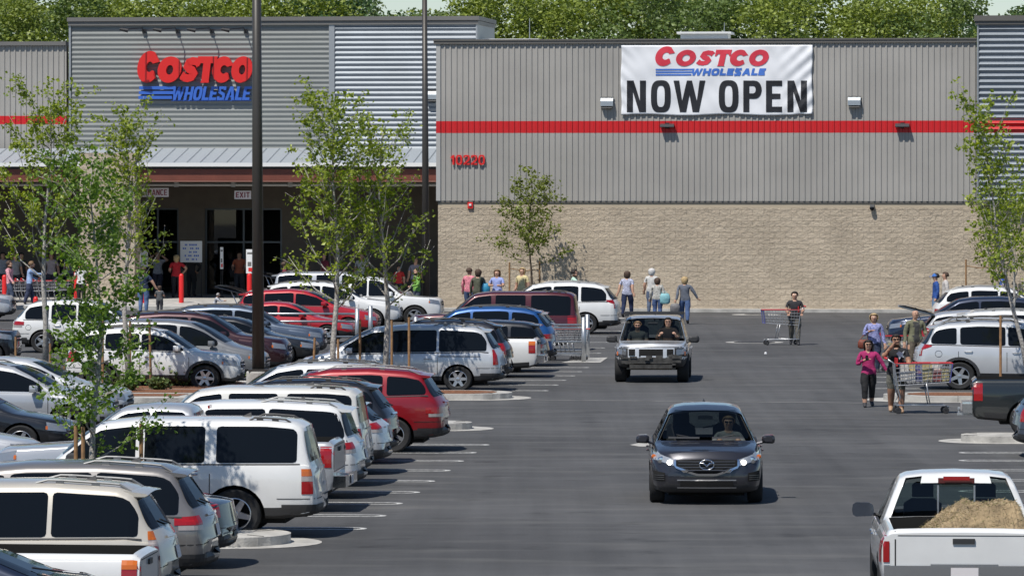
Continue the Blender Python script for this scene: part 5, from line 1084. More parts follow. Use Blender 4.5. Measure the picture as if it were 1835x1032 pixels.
    if lay is None:
        bm=bmesh.new(); bm.from_mesh(me); bm.verts.layers.skin.verify(); bm.to_mesh(me); bm.free(); lay=me.skin_vertices[0].data
    for n in names:
        rq=Rr[n]*(1.10 if Rr[n]>.012 and n not in('head','jaw','crown') else 1.0); lay[idx[n]].radius=(rq,rq); lay[idx[n]].use_root=(n=='pelvis')
    sb=ob.modifiers.new('d','SUBSURF'); sb.levels=2 if not fingers else 2; dg=bpy.context.evaluated_depsgraph_get(); dg.update(); bod=bpy.data.meshes.new_from_object(ob.evaluated_get(dg)); bpy.data.objects.remove(ob); bpy.data.meshes.remove(me)
    Jn=[(a,c) for a,c in E]
    torso={'pelvis','spine','chest','upper'}
    for v in bod.vertices:
        z=v.co.z; 
        if .47<z<.82 and abs(v.co.x)<.10:
            f=1+.28*width*math.sin(PI*min(1,(z-.47)/.33))**.5; v.co.x*=f; v.co.y*=.88*width**.5
        elif .35<z<=.52: v.co.x*=1+.10*width
    # a face: brow, nose and chin pushed out of the same surface
    hd=J['head']
    for v in bod.vertices:
        q=v.co-hd
        if q.length<.075 and q.y>.02:
            v.co.y+=.020*math.exp(-(q.x/.010)**2-((q.z+.004)/.014)**2)
            v.co.y-=.006*math.exp(-((abs(q.x)-.019)/.009)**2-((q.z-.008)/.009)**2)
    def cl_(p):
        best=None;bd=9
        for a,c in Jn:
            A_,B_=J[a],J[c]; ab=B_-A_; t=max(0,min(1,(p-A_).dot(ab)/max(1e-9,ab.length_squared))); d=(p-(A_+ab*t)).length-(Rr[a]+(Rr[c]-Rr[a])*t)*.6
            if d<bd: bd=d; best=(a,c,t)
        return best
    sm=cloth(f'shirt_{shirt[0]:.2f}_{shirt[1]:.2f}_{shirt[2]:.2f}',shirt,noise=.12 if not pat else .55,nscale=14 if not pat else 26); pm=cloth(f'trousers_{pants[0]:.2f}_{pants[1]:.2f}_{pants[2]:.2f}',pants)
    mats=[skin,sm,pm,shoes]
    if tee is not None: mats.append(cloth('tee_%.2f'%tee[0],tee))
    for m_ in mats: bod.materials.append(m_)
    for p in bod.polygons:
        p.use_smooth=True; c=p.center; a,e,t=cl_(c); mi=1
        base=e.rstrip('RL') if e[-1] in 'RL' else e
        if e in('jaw','head','crown') or (e=='neck' and t>.5): mi=0
        elif base in('knee','calf') : mi=2
        elif base=='hip': mi=1 if c.z>shirtlow else 2
        elif base=='ankle': mi=2 if t<.8 else 3
        elif base=='toe': mi=3
        elif base=='shoulder': mi=1
        elif base=='elbow': mi=1 if (sleeves=='long' or t<.62) else 0
        elif base=='wrist': mi=1 if (sleeves=='long' and t<.9) else 0
        elif base in('hand',) or base[0] in 'f' and len(base)==3 or base in('ta','tb'): mi=0
        if a=='pelvis' and e=='spine': mi=1
        if c.z<shirtlow+.0 and mi==1 and base not in('elbow','wrist','shoulder','hand'): mi=2
        if shorts and mi==2 and c.z<.30: mi=0
        if capri and mi==2 and c.z<.13: mi=0
        if mi==1 and tee is not None and abs(c.x)<.045 and c.y>0.02 and c.z<.8: mi=4
        p.material_index=mi
    zmin=min(v.co.z for v in bod.vertices) if pose!='sit' else 0
    for v in bod.vertices: v.co.z-=zmin; v.co*=k
    bod.name='person'; o=bpy.data.objects.new(pname,bod); COL.objects.link(o); o.location=pos; o.rotation_euler=(0,0,R(-face)); o.scale=(wx,wx,1); tagp(o,label,'person',group)
    hd=Vector((J['head'].x,J['head'].y,J['head'].z-zmin))*k; hm=mat('hair_'+hair if hair else 'none',HAIRM.get(hair,(.1,.1,.1)),.65,noise=.35,nscale=30,bump=.5,bscale=60)
    if hair and hair!='bald':
        bm=bmesh.new(); bmesh.ops.create_icosphere(bm,subdivisions=3,radius=1.0); ln={'short':.0,'bob':.05,'long':.13}[hairlen]; rr=.0595*k
        for f in list(bm.faces):
            c=f.calc_center_median()
            if (c.y>.30 and c.z<.62) or (c.z<-.35 and hairlen=='short') or (c.y>.15 and c.z<-.1): bm.faces.remove(f)
        for v in [v for v in bm.verts if not v.link_faces]: bm.verts.remove(v)
        for v in bm.verts:
            n_=1+rnd.uniform(-.05,.07); x,y,z=v.co
            if z<0: z=z*(1.0+ln/.064*1.0); 
            v.co=Vector((x*rr*1.02*n_*(1+.12*(hairlen!='short')),y*rr*1.12*n_-.008*k,z*rr*1.08+.010*k))
        hmsh=bpy.data.meshes.new('hair'); bm.to_mesh(hmsh); bm.free(); hmsh.materials.append(hm); hmsh.polygons.foreach_set('use_smooth',[True]*len(hmsh.polygons)); ho=bpy.data.objects.new('hair',hmsh); COL.objects.link(ho); ho.parent=o; ho.location=hd; sd=ho.modifiers.new('t','SOLIDIFY'); sd.thickness=.012
    if cap:
        b=MB(); b.lathe([(.001,.075*k*.62+.018*k),(.035*k,.055*k),(.058*k,.03*k),(.064*k,.0)],16,mtx=Matrix.Translation(Vector((0,-.004,.012))));
        b.add([(-.045*k,.045*k,.012*k),(.045*k,.045*k,.012*k),(.035*k,.115*k,.006*k),(-.035*k,.115*k,.006*k),(-.045*k,.045*k,.002),(.045*k,.045*k,.002),(.035*k,.115*k,-.0),(-.035*k,.115*k,-.0)],[(0,1,2,3),(4,7,6,5),(0,4,5,1),(1,5,6,2),(2,6,7,3),(3,7,4,0)])
        c_=b.build('cap',mat('cap_%.2f'%cap[2],cap,.7),o,smooth=True); c_.location=hd
    if glasses or fingers:
        b=MB(); yy=.052*k
        if glasses:
            for s in (-1,1): b.box((s*.020*k,yy+.006,.007*k),(.032*k,.008,.022*k))
            b.box((0,yy+.006,.011*k),(.02*k,.006,.004*k)); g=b.build('sunglasses',mat('lens_black',(.01,.01,.01),.1),o)
        else:
            for s in (-1,1): b.lathe([(.001,.005*k),(.006*k,.002*k),(.007*k,0)],8,'y',mtx=Matrix.Translation((s*.019*k,yy-.004,.008*k)))
            g=b.build('eyes',mat('eye_dark',(.02,.015,.012),.2),o)
        g.location=hd
        b=MB(); b.box((0,.053*k,-.026*k),(.024*k,.004,.005*k)); g=b.build('mouth',mat('lips',(.30,.10,.09),.6),o); g.location=hd
    o['hand']=0
    fw=lambda v:o.matrix_basis@(Vector((v[0],v[1],v[2]-zmin))*k)
    hands={sn:fw(J['hand'+sn]) for sn in 'RL'}; sh={sn:fw(J['shoulder'+sn]) for sn in 'RL'}
    return o,hands,sh
def PG(px,py,z=0): return G(px,py,z)
def at_head(px,ytop_,H,z0=0.0):
    """stand a person of height H so that the crown is seen at row ytop_"""
    D=F*(HC-z0-H*.985)/(ytop_-YH); return Vector(((px-CX)*D/F,D,z0))
PL='shoppers around the left rows'
# by the trolleys and in the porch
def por(px,D,z=.3): return AT(px,D,z)
def HH(yt,D,z): return (HC-(yt-YH)*D/F-z)/.985
def shop(label,px,yt,D,face,z=.15,**k): return person(label,AT(px,D,z),face,H=min(1.95,HH(yt,D,z)),group=k.pop('group','shoppers by the entrance'),**k)
shop('man in a pink checked shirt walking beside the nested trolleys',17,460,204.5,110,shirt=(.62,.30,.34),pants=(.06,.08,.13),hair='brown',sleeves='long',pose='walk',arms=('swingf','swing'),pat=True)
shop('man in a pale blue shirt leaning to the nested trolleys',52,462,205,75,shirt=(.30,.42,.66),pants=(.04,.05,.10),hair='lightbrown',sleeves='long',pose='walk2',arms=('reach','push'),bend=.04)
shop('woman in grey standing in the shade beside the trolleys',27,432,214,150,z=.3,shirt=(.28,.29,.31),pants=(.03,.03,.04),hair='lightbrown',hairlen='long')
shop('person in light top in the deep shade at the left edge',5,422,216,160,z=.3,shirt=(.4,.42,.45),pants=(.05,.05,.06),hair='dark')
shop('white shirted worker behind the red bollard by the pier',146,470,206,200,shirt=(.70,.70,.70),pants=(.02,.02,.02),hair='grey',arms=('push','down'))
shop('broad man in a navy shirt and jeans seen from behind',257,467,199,5,z=0,shirt=(.018,.03,.07),pants=(.10,.17,.32),hair='brown',width=1.15,arms=('side','hip'))
shop('short woman in grey with a shoulder strap beside the navy shirted man',286,512,197.5,10,z=0,shirt=(.09,.095,.10),pants=(.04,.04,.05),hair='brown',hairlen='bob',arms=('push','push'))
shop('blonde woman in a red top seen from behind in the shade',316,457,212.6,350,z=.3,shirt=(.52,.02,.03),pants=(.02,.02,.025),hair='blonde',hairlen='bob',arms=('hip','push'),sleeves='short')
shop('man in black before the white notice board',343,443,215,20,z=.3,shirt=(.02,.02,.022),pants=(.02,.02,.02),hair='dark',arms=('hip','hip'),sleeves='long',skin=SKIND)
shop('woman in white top holding both arms up in the dark doorway',283,430,216,185,z=.3,shirt=(.30,.31,.34),pants=(.03,.03,.05),hair='blonde',arms=('up','up'))
shop('grey haired person in a checked shirt bending behind the open tailgate',384,523,191,95,z=0,shirt=(.45,.46,.50),pants=(.05,.05,.07),hair='grey',sleeves='long',arms=('reach','reach'),bend=.10,pat=True)
shop('woman in a violet blue shirt behind the white crossover',522,472,199,80,z=0,shirt=(.10,.09,.42),pants=(.03,.03,.04),hair='dark',hairlen='bob',arms=('phone','down'))
shop('person in a maroon top left of the violet blue shirt',510,469,203,85,z=.15,shirt=(.16,.02,.04),pants=(.03,.03,.04),hair='brown')
shop('bald man behind the farther light pole in the shade',745,458,212,190,z=.15,shirt=(.25,.24,.30),pants=(.05,.05,.07),hair='bald')
shop('person in a lime green hooded top by the white pickup nose',747,474,198,250,z=0,shirt=(.20,.42,.08),pants=(.06,.07,.10),hair='dark',sleeves='long',arms=('swing','push'))
shop('person in a red shirt in the shade left of the green hooded one',715,476,212,200,z=.15,shirt=(.5,.03,.03),pants=(.03,.03,.04),hair='dark')
for lab,px,yt,D,fc,kw in (
 ('shopper in dark clothes just inside the porch shade above the trolleys',38,430,215,140,dict(shirt=(.05,.05,.06),pants=(.02,.02,.03),hair='dark')),
 ('shopper in a pale blouse in the porch shade behind the leftmost young tree',92,437,215.5,170,dict(shirt=(.5,.42,.42),pants=(.05,.05,.07),hair='brown',hairlen='bob')),
 ('shopper in a black top behind the nested trolleys under the canopy',108,434,217,190,dict(shirt=(.03,.03,.035),pants=(.03,.03,.04),hair='brown',hairlen='long')),
 ('tall shopper in a grey shirt left of the block pier in the shade',126,430,216,200,dict(shirt=(.2,.2,.22),pants=(.05,.05,.08),hair='dark')),
 ('shopper in an orange top inside the exit doorway',429,440,217,185,dict(shirt=(.45,.12,.06),pants=(.05,.05,.06),hair='dark',arms=('push','push'))),
 ('shopper in a dark jacket deep in the exit doorway',412,436,219,160,dict(shirt=(.05,.05,.07),pants=(.03,.03,.04),hair='grey')),
 ('shopper in grey between the doorway and the tall tree in the shade',548,442,215,120,dict(shirt=(.22,.2,.2),pants=(.05,.06,.1),hair='brown')),
 ('shopper in a dark red top behind the tallest young tree in the porch',582,446,214,240,dict(shirt=(.2,.03,.05),pants=(.03,.03,.04),hair='dark',hairlen='long')),
 ('shopper in white behind the crowns of the middle trees in the porch',648,448,214.5,200,dict(shirt=(.5,.5,.5),pants=(.05,.07,.14),hair='lightbrown'))):
    shop(lab,px,yt,D,fc,z=.3,**kw)
WG='shoppers in front of the block wall'
shop('person in a pink patterned top at the wall beside the olive jacket',841,466,197,30,z=0,shirt=(.66,.22,.27),pants=(.05,.08,.16),hair='brown',sleeves='long',pat=True,group=WG)
_,h1,s1=shop('dark haired person in an olive hooded jacket at the wall',857,464,194.5,20,z=0,shirt=(.085,.09,.06),pants=(.02,.02,.03),hair='brown',hairlen='bob',sleeves='long',group=WG,width=1.15)
shop('fair haired girl in a lavender shirt with folded arms at the wall',891,472,194,200,z=0,shirt=(.30,.36,.66),pants=(.05,.09,.25),hair='lightbrown',hairlen='long',arms=('cross','cross'),group=WG)
shop('person in a pale yellow shirt behind the olive leaved tree',936,471,197.5,215,z=0,shirt=(.62,.52,.28),pants=(.1,.1,.12),hair='blonde',hairlen='bob',group=WG,width=1.2)
shop('man in a mint green shirt looking down behind the white off roader roof',1027,468,195,100,z=0,shirt=(.48,.66,.55),pants=(.05,.05,.08),hair='dark',arms=('reach','phone'),group=WG,bend=.02)
shop('woman in a pale patterned top and jeans walking away by the white off roader',1124,486,194,20,z=0,shirt=(.42,.44,.56),pants=(.015,.025,.07),hair='brown',hairlen='bob',pose='walk',arms=('swing','swing'),group=WG,pat=True,width=1.15)
shop('white haired person in a white top beyond the two women',1168,481,198,15,z=0,shirt=(.55,.54,.52),pants=(.10,.13,.2),hair='white',hairlen='bob',group=WG)
_,h2,s2=shop('woman in a black and white top with a teal bag seen from behind',1178,498,190,10,z=0,shirt=(.42,.41,.38),pants=(.06,.10,.22),hair='brown',hairlen='bob',sleeves='long',group=WG,pat=True,width=1.15)
_,h3,s3=shop('blonde woman in a grey hooded top walking away',1227,496,186,5,z=0,shirt=(.12,.135,.17),pants=(.07,.12,.25),hair='blonde',hairlen='bob',sleeves='long',pose='walk2',arms=('side','swing'),group=WG,width=1.1)
shop('man in a blue cap and blue jersey by the right hand cars',1677,479,187,265,z=0,shirt=(.02,.07,.27),pants=(.16,.24,.36),hair='dark',cap=(.03,.14,.45),sleeves='long',group=WG)
shop('woman in a pale cardigan beside the blue capped man',1694,479,189,265,z=0,shirt=(.50,.47,.45),pants=(.12,.11,.11),hair='brown',sleeves='long',group=WG)
shop('person with red hair and a blue shirt by the sparse tree',1795,473,193,100,z=0,shirt=(.02,.08,.38),pants=(.1,.1,.12),hair='red',hairlen='bob',group=WG,bend=.03)
# hand luggage is its own thing
def bag(label,pos,dims,col,strap=None,nm='shoulder_bag',group='bags carried by shoppers'):
    b=MB(); w_,d_,h_=dims; b.lathe([(.001,-h_/2),(.32,-h_/2),(.5,-h_*.35),(.5,h_*.2),(.36,h_/2),(.001,h_/2)],14); 
    b.v=[(x*w_,y*d_,z) for x,y,z in b.v]; r=empty(nm,pos,0,label,'bag',group); m=cloth('bag_%.2f_%.2f'%(col[0],col[2]),col,.6); b.build('bag_body',m,r,smooth=True)
    if strap is not None:
        t=MB(); e=Vector(strap)-Vector(pos); t.tube([(-w_*.35,0,h_*.4),e*.6+Vector((-.02,0,0)),e+Vector((0,-.02,.03)),e*.6+Vector((.05,0,0)),(w_*.35,0,h_*.4)],.012,5); t.build('strap',m,r)
bag('turquoise backpack on the olive jacket at the wall',s1['R']+Vector((.12,-.22,-.42)),(.34,.2,.48),(.03,.25,.42),s1['R']+Vector((0,0,.05)),'backpack')
bag('teal tote bag hanging from the patterned top',s2['R']+Vector((.12,-.10,-.48)),(.40,.16,.42),(.22,.46,.50),s2['R']+Vector((0,0,.05)),'tote_bag')
bag('grey handbag beside the grey hooded woman',h3['L']+Vector((-.03,-.05,-.20)),(.38,.16,.34),(.17,.165,.17),h3['L'],'handbag')
# ---- trolleys
M_WIRE=mat('chromed_wire',(.42,.43,.45),.35,.7); M_TRED=mat('trolley_red',(.55,.03,.035),.4); M_TBLU=mat('trolley_blue',(.12,.12,.38),.4)
def trolley(label,loc,rz,group='wire shopping trolleys',lod=1,blue=True,goods=None):
    """handle at -x, nose at +x"""
    r=empty('shopping_trolley',loc,rz,label,'trolley',group); b=MB(); wt=.006 if lod else .009; n1=12 if lod else 7; n2=5 if lod else 3
    L0,L1,z0,z1=-.42,.58,.52,.92; wa,wb=.30,.24
    def c(u,v,k): # u along, v side -1..1, k height 0..1
        x=L0+(L1-L0)*u+(.05*k if u>.5 else -.02*k); w_=(wa+(wb-wa)*u)*(.88+.12*k); return Vector((x,v*w_,z0+.06*u+(z1-z0-.06*u)*k))
    def bar(p,q,t=wt): b.tube([p,q],t,4,caps=False)
    for v in (-1,1):
        for i in range(n1+1): bar(c(i/n1,v,0),c(i/n1,v,1))
        for q in range(n2+1): bar(c(0,v,q/n2),c(1,v,q/n2),wt if 0<q<n2 else wt*1.5)
    for u in (0,1):
        for i in range(7): v=-1+i/3; bar(c(u,v,0),c(u,v,1))
        for q in range(n2+1): bar(c(u,-1,q/n2),c(u,1,q/n2),wt if 0<q<n2 else wt*1.5)
    for i in range(n1+1): bar(c(i/n1,-1,0),c(i/n1,1,0))
    for i in range(5): v=-.8+.4*i; bar(c(0,v,0),c(1,v,0))
    b.build('basket',M_WIRE,r)
    f=MB()
    for s in (-1,1): f.tube([(-.60,s*.27,1.02),(-.46,s*.28,.93),(-.40,s*.27,.50),(-.34,s*.25,.30),(-.42,s*.27,.16),(.50,s*.21,.15),(.58,s*.19,.12)],.015,6); f.tube([(.15,s*.24,.56),(.22,s*.22,.16)],.012,6)
    for x,w_ in ((-.40,.27),(-.1,.26),(.2,.24),(.5,.21)): f.tube([(x,-w_,.155),(x,w_,.155)],.010,5)
    for i in range(4): f.tube([(-.4,-.15+.1*i,.155),(.5,-.12+.08*i,.155)],.006,4)
    f.build('frame',M_WIRE,r,smooth=True)
    h=MB(); h.tube([(-.60,-.29,1.02),(-.60,.29,1.02)],.022,8); h.build('handle',M_TRED,r,smooth=True)
    h=MB(); h.box((-.40,0,.95),(.02,.50,.15)); h.tube([c(1,-1,1)+Vector((.01,0,.01)),c(1,1,1)+Vector((.01,0,.01))],.014,6)
    for s in (-1,1): h.tube([c(0,s,1)+Vector((0,0,.012)),c(1,s,1)+Vector((0,0,.012))],.011,6)
    h.build('red_trim',M_TRED,r)
    if blue: h=MB(); h.tube([c(1,-1,1)+Vector((.014,0,0)),c(1,-1,0)+Vector((.014,0,0)),c(1,1,0)+Vector((.014,0,0)),c(1,1,1)+Vector((.014,0,0))],.012,5); h.build('corner_bumper',M_TBLU,r)
    for x,y in ((-.38,-.26),(-.38,.26),(.52,-.20),(.52,.20)):
        w_=MB(); w_.lathe([(.012,-.018),(.055,-.018),(.062,-.008),(.062,.008),(.055,.018),(.012,.018)],14,'y'); w_.box((0,0,.055),(.03,.045,.07)); o=w_.build('caster_wheel',M_TRIM,r,angle=40); o.location=(x,y,.062)
    return r
def goods(r,seed,label):
    rnd=random.Random(seed); b=MB(); cols=[(.50,.50,.52),(.10,.11,.26),(.30,.10,.09),(.45,.38,.20),(.24,.26,.34),(.55,.53,.5)]
    ms=[mat('pack_%d'%i,c,.5,noise=.35,nscale=20) for i,c in enumerate(cols)]; x=-.34
    while x<.50:
        w_=rnd.uniform(.10,.2); y=-.2
        while y<.18:
            d=rnd.uniform(.12,.2); h=rnd.uniform(.14,.34); b.box((x+w_/2,y+d/2,.60+h/2),(w_*.94,d*.94,h),rnd.randrange(6),rz=rnd.uniform(-.06,.06)); y+=d
        x+=w_
    o=b.build('grocery_load',ms); o.matrix_world=r.matrix_basis.copy(); tagp(o,label,'groceries')
CG='shoppers in the driving aisle'
P1=PG(1424,618); person('bearded man in a black polo pushing an empty trolley',P1,182,H=1.83,shirt=(.025,.025,.03),pants=(.16,.145,.12),hair='dark',arms=('push','push'),pose='walk2',group=CG,width=1.3,fingers=True,pat=False)
t=trolley('empty trolley with red child seat pushed by the bearded man',PG(1404,617.5)+Vector((.0,-.25,0)),PI+.10)
t.scale=(1.15,1.1,1.28)
PGm=PG(1556,729); _,hm_,sm_=person('woman in a magenta top and black leggings looking at her phone',PGm,178,H=1.70,shirt=(.36,.02,.12),pants=(.01,.01,.012),hair='dark',hairlen='long',arms=('phone','side'),pose='walk',sleeves='long',glasses=True,fingers=True,group=CG,shirtlow=.49,capri=True,width=1.0)
PBm=PG(1606,739); _,hb_,sb_=person('man in a black printed t shirt and grey shorts raising a hand to his mouth',PBm,182,H=1.94,shirt=(.015,.015,.018),pants=(.15,.145,.12),hair='dark',arms=('mouth','pushlow'),pose='walk2',shorts=True,glasses=True,fingers=True,group=CG,shoes=mat('sandal',(.42,.27,.17),.6),skin=SKIND,width=1.15,shirtlow=.46)
b=MB(); rnd=random.Random(4)
b.prism([(-.10,.05),(-.04,.11),(.03,.08),(.10,.12),(.06,.03),(.09,-.05),(.02,-.03),(-.03,-.10),(-.05,-.02)],0,.006,lambda u,v,d:Vector((u,d,v))); o=b.build('printed_badge',mat('pale_print',(.5,.52,.55),.8)); o.location=PBm+Vector((.09,-.145,1.40)); o.rotation_euler=(0,0,0); pr=[q for q in bpy.data.objects if q.get('label','').startswith('man in a black printed')][0]; mw=pr.matrix_basis.inverted(); o.parent=pr; o.matrix_basis=mw@Matrix.Translation(PBm+Vector((.09,-.175,1.40)))
t=trolley('loaded trolley pushed by the man in the black printed t shirt',PG(1643,740)+Vector((0,-.1,0)),.03,goods=True); t.scale=(1.30,1.15,1.32); goods(t,5,'boxes and packs filling the trolley of the black shirted man')
b=MB(); b.box((0,0,0),(.07,.015,.13)); o=b.build('phone',mat('phone_black',(.01,.01,.01),.15)); o.location=hm_['R']+Vector((-.02,-.06,.04)); tagp(o,'black phone held by the woman in the magenta top','phone')
b=MB(); b.lathe([(.001,-.17),(.07,-.15),(.05,.02),(.02,.13),(.001,.14)],8); o=b.build('plastic_bag',mat('thin_white_bag',(.7,.7,.7),.4),smooth=True); o.location=hm_['L']+Vector((.0,-.02,-.15)); tagp(o,'crumpled white bag in the hand of the woman in magenta','bag')
_,hl,sl_=person('blonde woman in a blue checked shirt looking at her phone',PG(1566,668),185,H=1.76,shirt=(.25,.27,.50),pants=(.03,.04,.08),hair='blonde',hairlen='bob',arms=('phone','down'),sleeves='long',fingers=True,group=CG,pat=True,width=1.1)
bag('brown leather handbag of the blonde woman in the checked shirt',PG(1547,668)+Vector((0,-.12,.84)),(.34,.15,.27),(.19,.045,.025),sl_['R'],'handbag')
person('balding bearded man in an open olive jacket by the right row',PG(1640,672),165,H=1.94,shirt=(.16,.16,.10),tee=(.05,.05,.05),pants=(.12,.10,.075),hair='bald',arms=('down','push'),sleeves='long',fingers=True,group=CG,width=1.2)
t=trolley('trolley loaded with a white pack between the blonde woman and the olive jacket',PG(1603,664),.25); goods(t,8,'white packs in the trolley between the two shoppers')
t.scale=(1.15,1.1,1.1)
# ---- trolley rack nested at the entrance
for k in range(11):
    px=-6+k*10.5; D=207.5; t=trolley(['first','second','third','fourth','fifth','sixth','seventh','eighth','ninth','tenth','last'][k]+' nested trolley counted from the left picture edge',AT(px,D,.15),PI/2*.1,group='nested trolleys by the entrance',lod=0,blue=False); t.scale=(1.15,1.1,1.08)
# corral rails
def rails(label,pts,posts,hs=(1.05,.62,.25),base=True,r=.035):
    e=empty('trolley_corral',(0,0,0),0,label,'trolley corral','galvanised trolley corrals')
    for p in posts:
        b=MB(); b.tube([p,p+Vector((0,0,1.35))],.075,10); b.lathe([(.001,1.39),(.06,1.38),(.076,1.35)],10,mtx=Matrix.Translation(p)); b.build('post',M_GSTL,e,smooth=True)
    for h in hs: b=MB(); b.tube([p+Vector((0,0,h)) for p in pts],r,8); b.build('rail',M_GSTL,e,smooth=True)
a0=G(1046,648.5); a1=G(1052.5,642)
rails('galvanised corral rails right of the blue off roader',[a0,a0-BV*5.2],[a0,a0-BV*5.2]); rails('rear galvanised corral rails right of the blue off roader',[a1,a1-BV*5.2],[a1])
sheet('corral_base',[a0+Vector((-.7,-.6,0)),a0+Vector((.5,-.6,0)),a1+Vector((.65,.5,0)),a1+Vector((-.1,.5,0))],.008,M_CONC)
for k in range(4): t=trolley(['first','second','third','last'][k]+' trolley from the right inside the corral by the blue off roader',G(1016-k*8,645.5)+Vector((0,0,0)),-AL,group='trolleys inside the corral',blue=False); t.scale=(1.1,1.05,1.05)
c0=G(640,628); rails('long corral rails in front of the red coupe',[c0,c0-BV*4.6],[c0,c0+Vector((.35,3,0))],hs=(1.2,.95,.45))
# drivers
def driver(C,label,side_,yoff,H,shirt,hair,arms=('wheel','wheel'),glasses=True):
    o,_,_=person(label,(0,0,0),0,H=H,shirt=shirt,hair=hair,pose='sit',arms=arms,glasses=glasses,group='people inside moving vehicles',wx=1.0)
    m=C.root.matrix_basis@Matrix.Translation((C.X(T_['wins'][0][1]*C.L/T_['L']-.58),side_*.38,C.clear-.42+yoff))@Matrix.Rotation(-PI/2,4,'Z'); o.matrix_world=m; o.location=m.to_translation(); return o
T_=TYPES['suv']; driver(CX5,'driver with sunglasses behind the wheel of the dark crossover',1,.0,1.72,(.30,.28,.27),'lightbrown')
T_=TYPES['boxy']; driver(PF,'driver of the silver bumperless off roader',1,.03,1.76,(.16,.10,.08),'dark'); driver(PF,'passenger of the silver bumperless off roader',-1,.0,1.68,(.2,.18,.16),'lightbrown',arms=('down','down'))
# ---------------------------------------------------------------- trees behind the shop
M_LV=[leafmat('spring_leaves',(0.13,0.20,0.02),(0.40,0.46,0.07)),leafmat('deep_green_leaves',(0.075,0.155,0.025),(0.24,0.35,0.06)),leafmat('olive_leaves',(0.11,0.14,0.025),(0.27,0.32,0.07))]
M_BG=[leafmat('far_leaves_bright',(0.13,0.18,0.028),(0.28,0.335,0.06),.25),leafmat('far_leaves_mid',(0.075,0.125,0.028),(0.165,0.225,0.055),.25),leafmat('far_leaves_blue',(0.05,0.105,0.035),(0.11,0.185,0.065),.25)]
M_BARK=mat('grey_bark',(0.40,0.375,0.34),0.9,noise=0.45,nscale=18,bump=0.7,bscale=40); M_BARKD=mat('dark_bark',(0.10,0.075,0.055),0.95,noise=0.3,bump=0.6)
def leaf_quads(b,rnd,p,size,n,spread,droop=.3):
    for _ in range(n):
        c=p+Vector((rnd.gauss(0,spread),rnd.gauss(0,spread),rnd.gauss(0,spread*.8))); d=Vector((rnd.gauss(0,1),rnd.gauss(0,1),rnd.gauss(-droop,.6))).normalized()
        s=d.cross(Vector((rnd.gauss(0,1),rnd.gauss(0,1),rnd.gauss(0,1)))).normalized(); L=size*rnd.uniform(.6,1.25); W_=L*.42; nrm=d.cross(s)*L*.12
        b.add([c,c+d*L*.5+s*W_+nrm,c+d*L,c+d*L*.5-s*W_+nrm],[(0,1,2,3)])
def far_crown(seed,m):
    rnd=random.Random(seed); b=MB(); H=1.0
    blobs=[]
    for k in range(36):
        a=rnd.uniform(0,2*PI); z=rnd.uniform(4.5,18.5); rr=4.6*math.sin(PI*min(1,max(.12,(z-2)/18)))**.7; r=rr*math.sqrt(rnd.uniform(.15,1)); blobs.append((Vector((r*math.cos(a),r*math.sin(a),z)),rnd.uniform(.9,1.9)))
    for c,r in blobs:
        for _ in range(int(250*r)):
            v=Vector((rnd.gauss(0,1),rnd.gauss(0,1),rnd.gauss(0,1))).normalized(); p=c+v*r*(.72+.34*rnd.random()); p.z=c.z+(p.z-c.z)*.75
            leaf_quads(b,rnd,p,.25,1,.06,.2)
    me=b.build('crown',m,recalc=False); return me
rnd=random.Random(5); protos=[]
for k in range(5):
    cr=far_crown(100+k,M_BG[0]); tr=MB(); r2=random.Random(k); tr.tube([(0,0,-.3),(.1,.1,4),(.2,.0,9),(.1,.2,15)],[.35,.28,.2,.06],8)
    for j in range(9):
        a=r2.uniform(0,6.28); z=r2.uniform(4,12); tr.tube([(.1,0,z),(1.5*math.cos(a),1.5*math.sin(a),z+1.4),(3.2*math.cos(a),3.2*math.sin(a),z+3.4)],[.12,.08,.03],5)
    to=tr.build('trunk',M_BARK,smooth=True); protos.append((cr.data,to.data)); bpy.data.objects.remove(cr); bpy.data.objects.remove(to)
TREEW=[]; n=0
names=['broad','rounded','tall','loose','dense']; tones=['bright yellow green','mid green','bluish green']
def far_tree(px,topy,D,k,tone,lab):
    r=empty('deciduous_tree',AT(px,D),rnd.uniform(0,6.28),lab,'tree','trees behind the shop roof'); zt=HC-(topy-YH)*D/F; s=zt/19.6
    r.scale=(s*1.12,s*1.12,s)
    for nm,me,m in (('crown',protos[k][0],M_BG[tone]),('trunk',protos[k][1],M_BARK)):
        o=bpy.data.objects.new(nm,me); COL.objects.link(o); o.parent=r; o.material_slots[0].link='OBJECT'; o.material_slots[0].material=m
lst=[(-40,-30,262,0,0),(22,-8,256,1,0),(60,-40,275,2,1),(104,-22,258,3,1),(150,-35,268,4,0),(215,-30,262,0,0),(262,-50,280,1,1),(310,-30,259,2,0),(372,-45,270,3,1),(420,-32,262,4,0),(480,-28,266,1,2),(530,-36,262,0,0),(585,-44,275,2,1),(632,-26,262,3,2),(700,7,300,4,2),(745,9,272,0,0),(812,3,262,2,1),(862,-16,268,1,0),(905,-40,262,3,0),(960,-48,258,4,0),(1022,-36,268,0,1),(1080,-52,262,2,0),(1140,-44,257,1,1),(1200,-55,266,3,0),(1262,-42,260,4,1),(1322,-40,268,0,2),(1380,-46,262,1,1),(1436,-38,258,2,0),(1500,-44,270,3,0),(1560,-30,262,4,0),(1622,-34,266,0,0),(1680,-26,260,1,1),(1722,-8,270,3,0),(1762,12,290,4,2),(1800,10,300,2,1),(1843,4,262,1,2),(1900,-10,262,0,1)]
wherebits=['behind the left wing of ribs','behind the left end of the entrance tower','above the tower lettering','above the bright corrugated tower wall','beside the right edge of the entrance tower','behind the main roof left of the banner','directly above the banner','above the roof right of the banner','near the right hand tower','over the right hand tower']
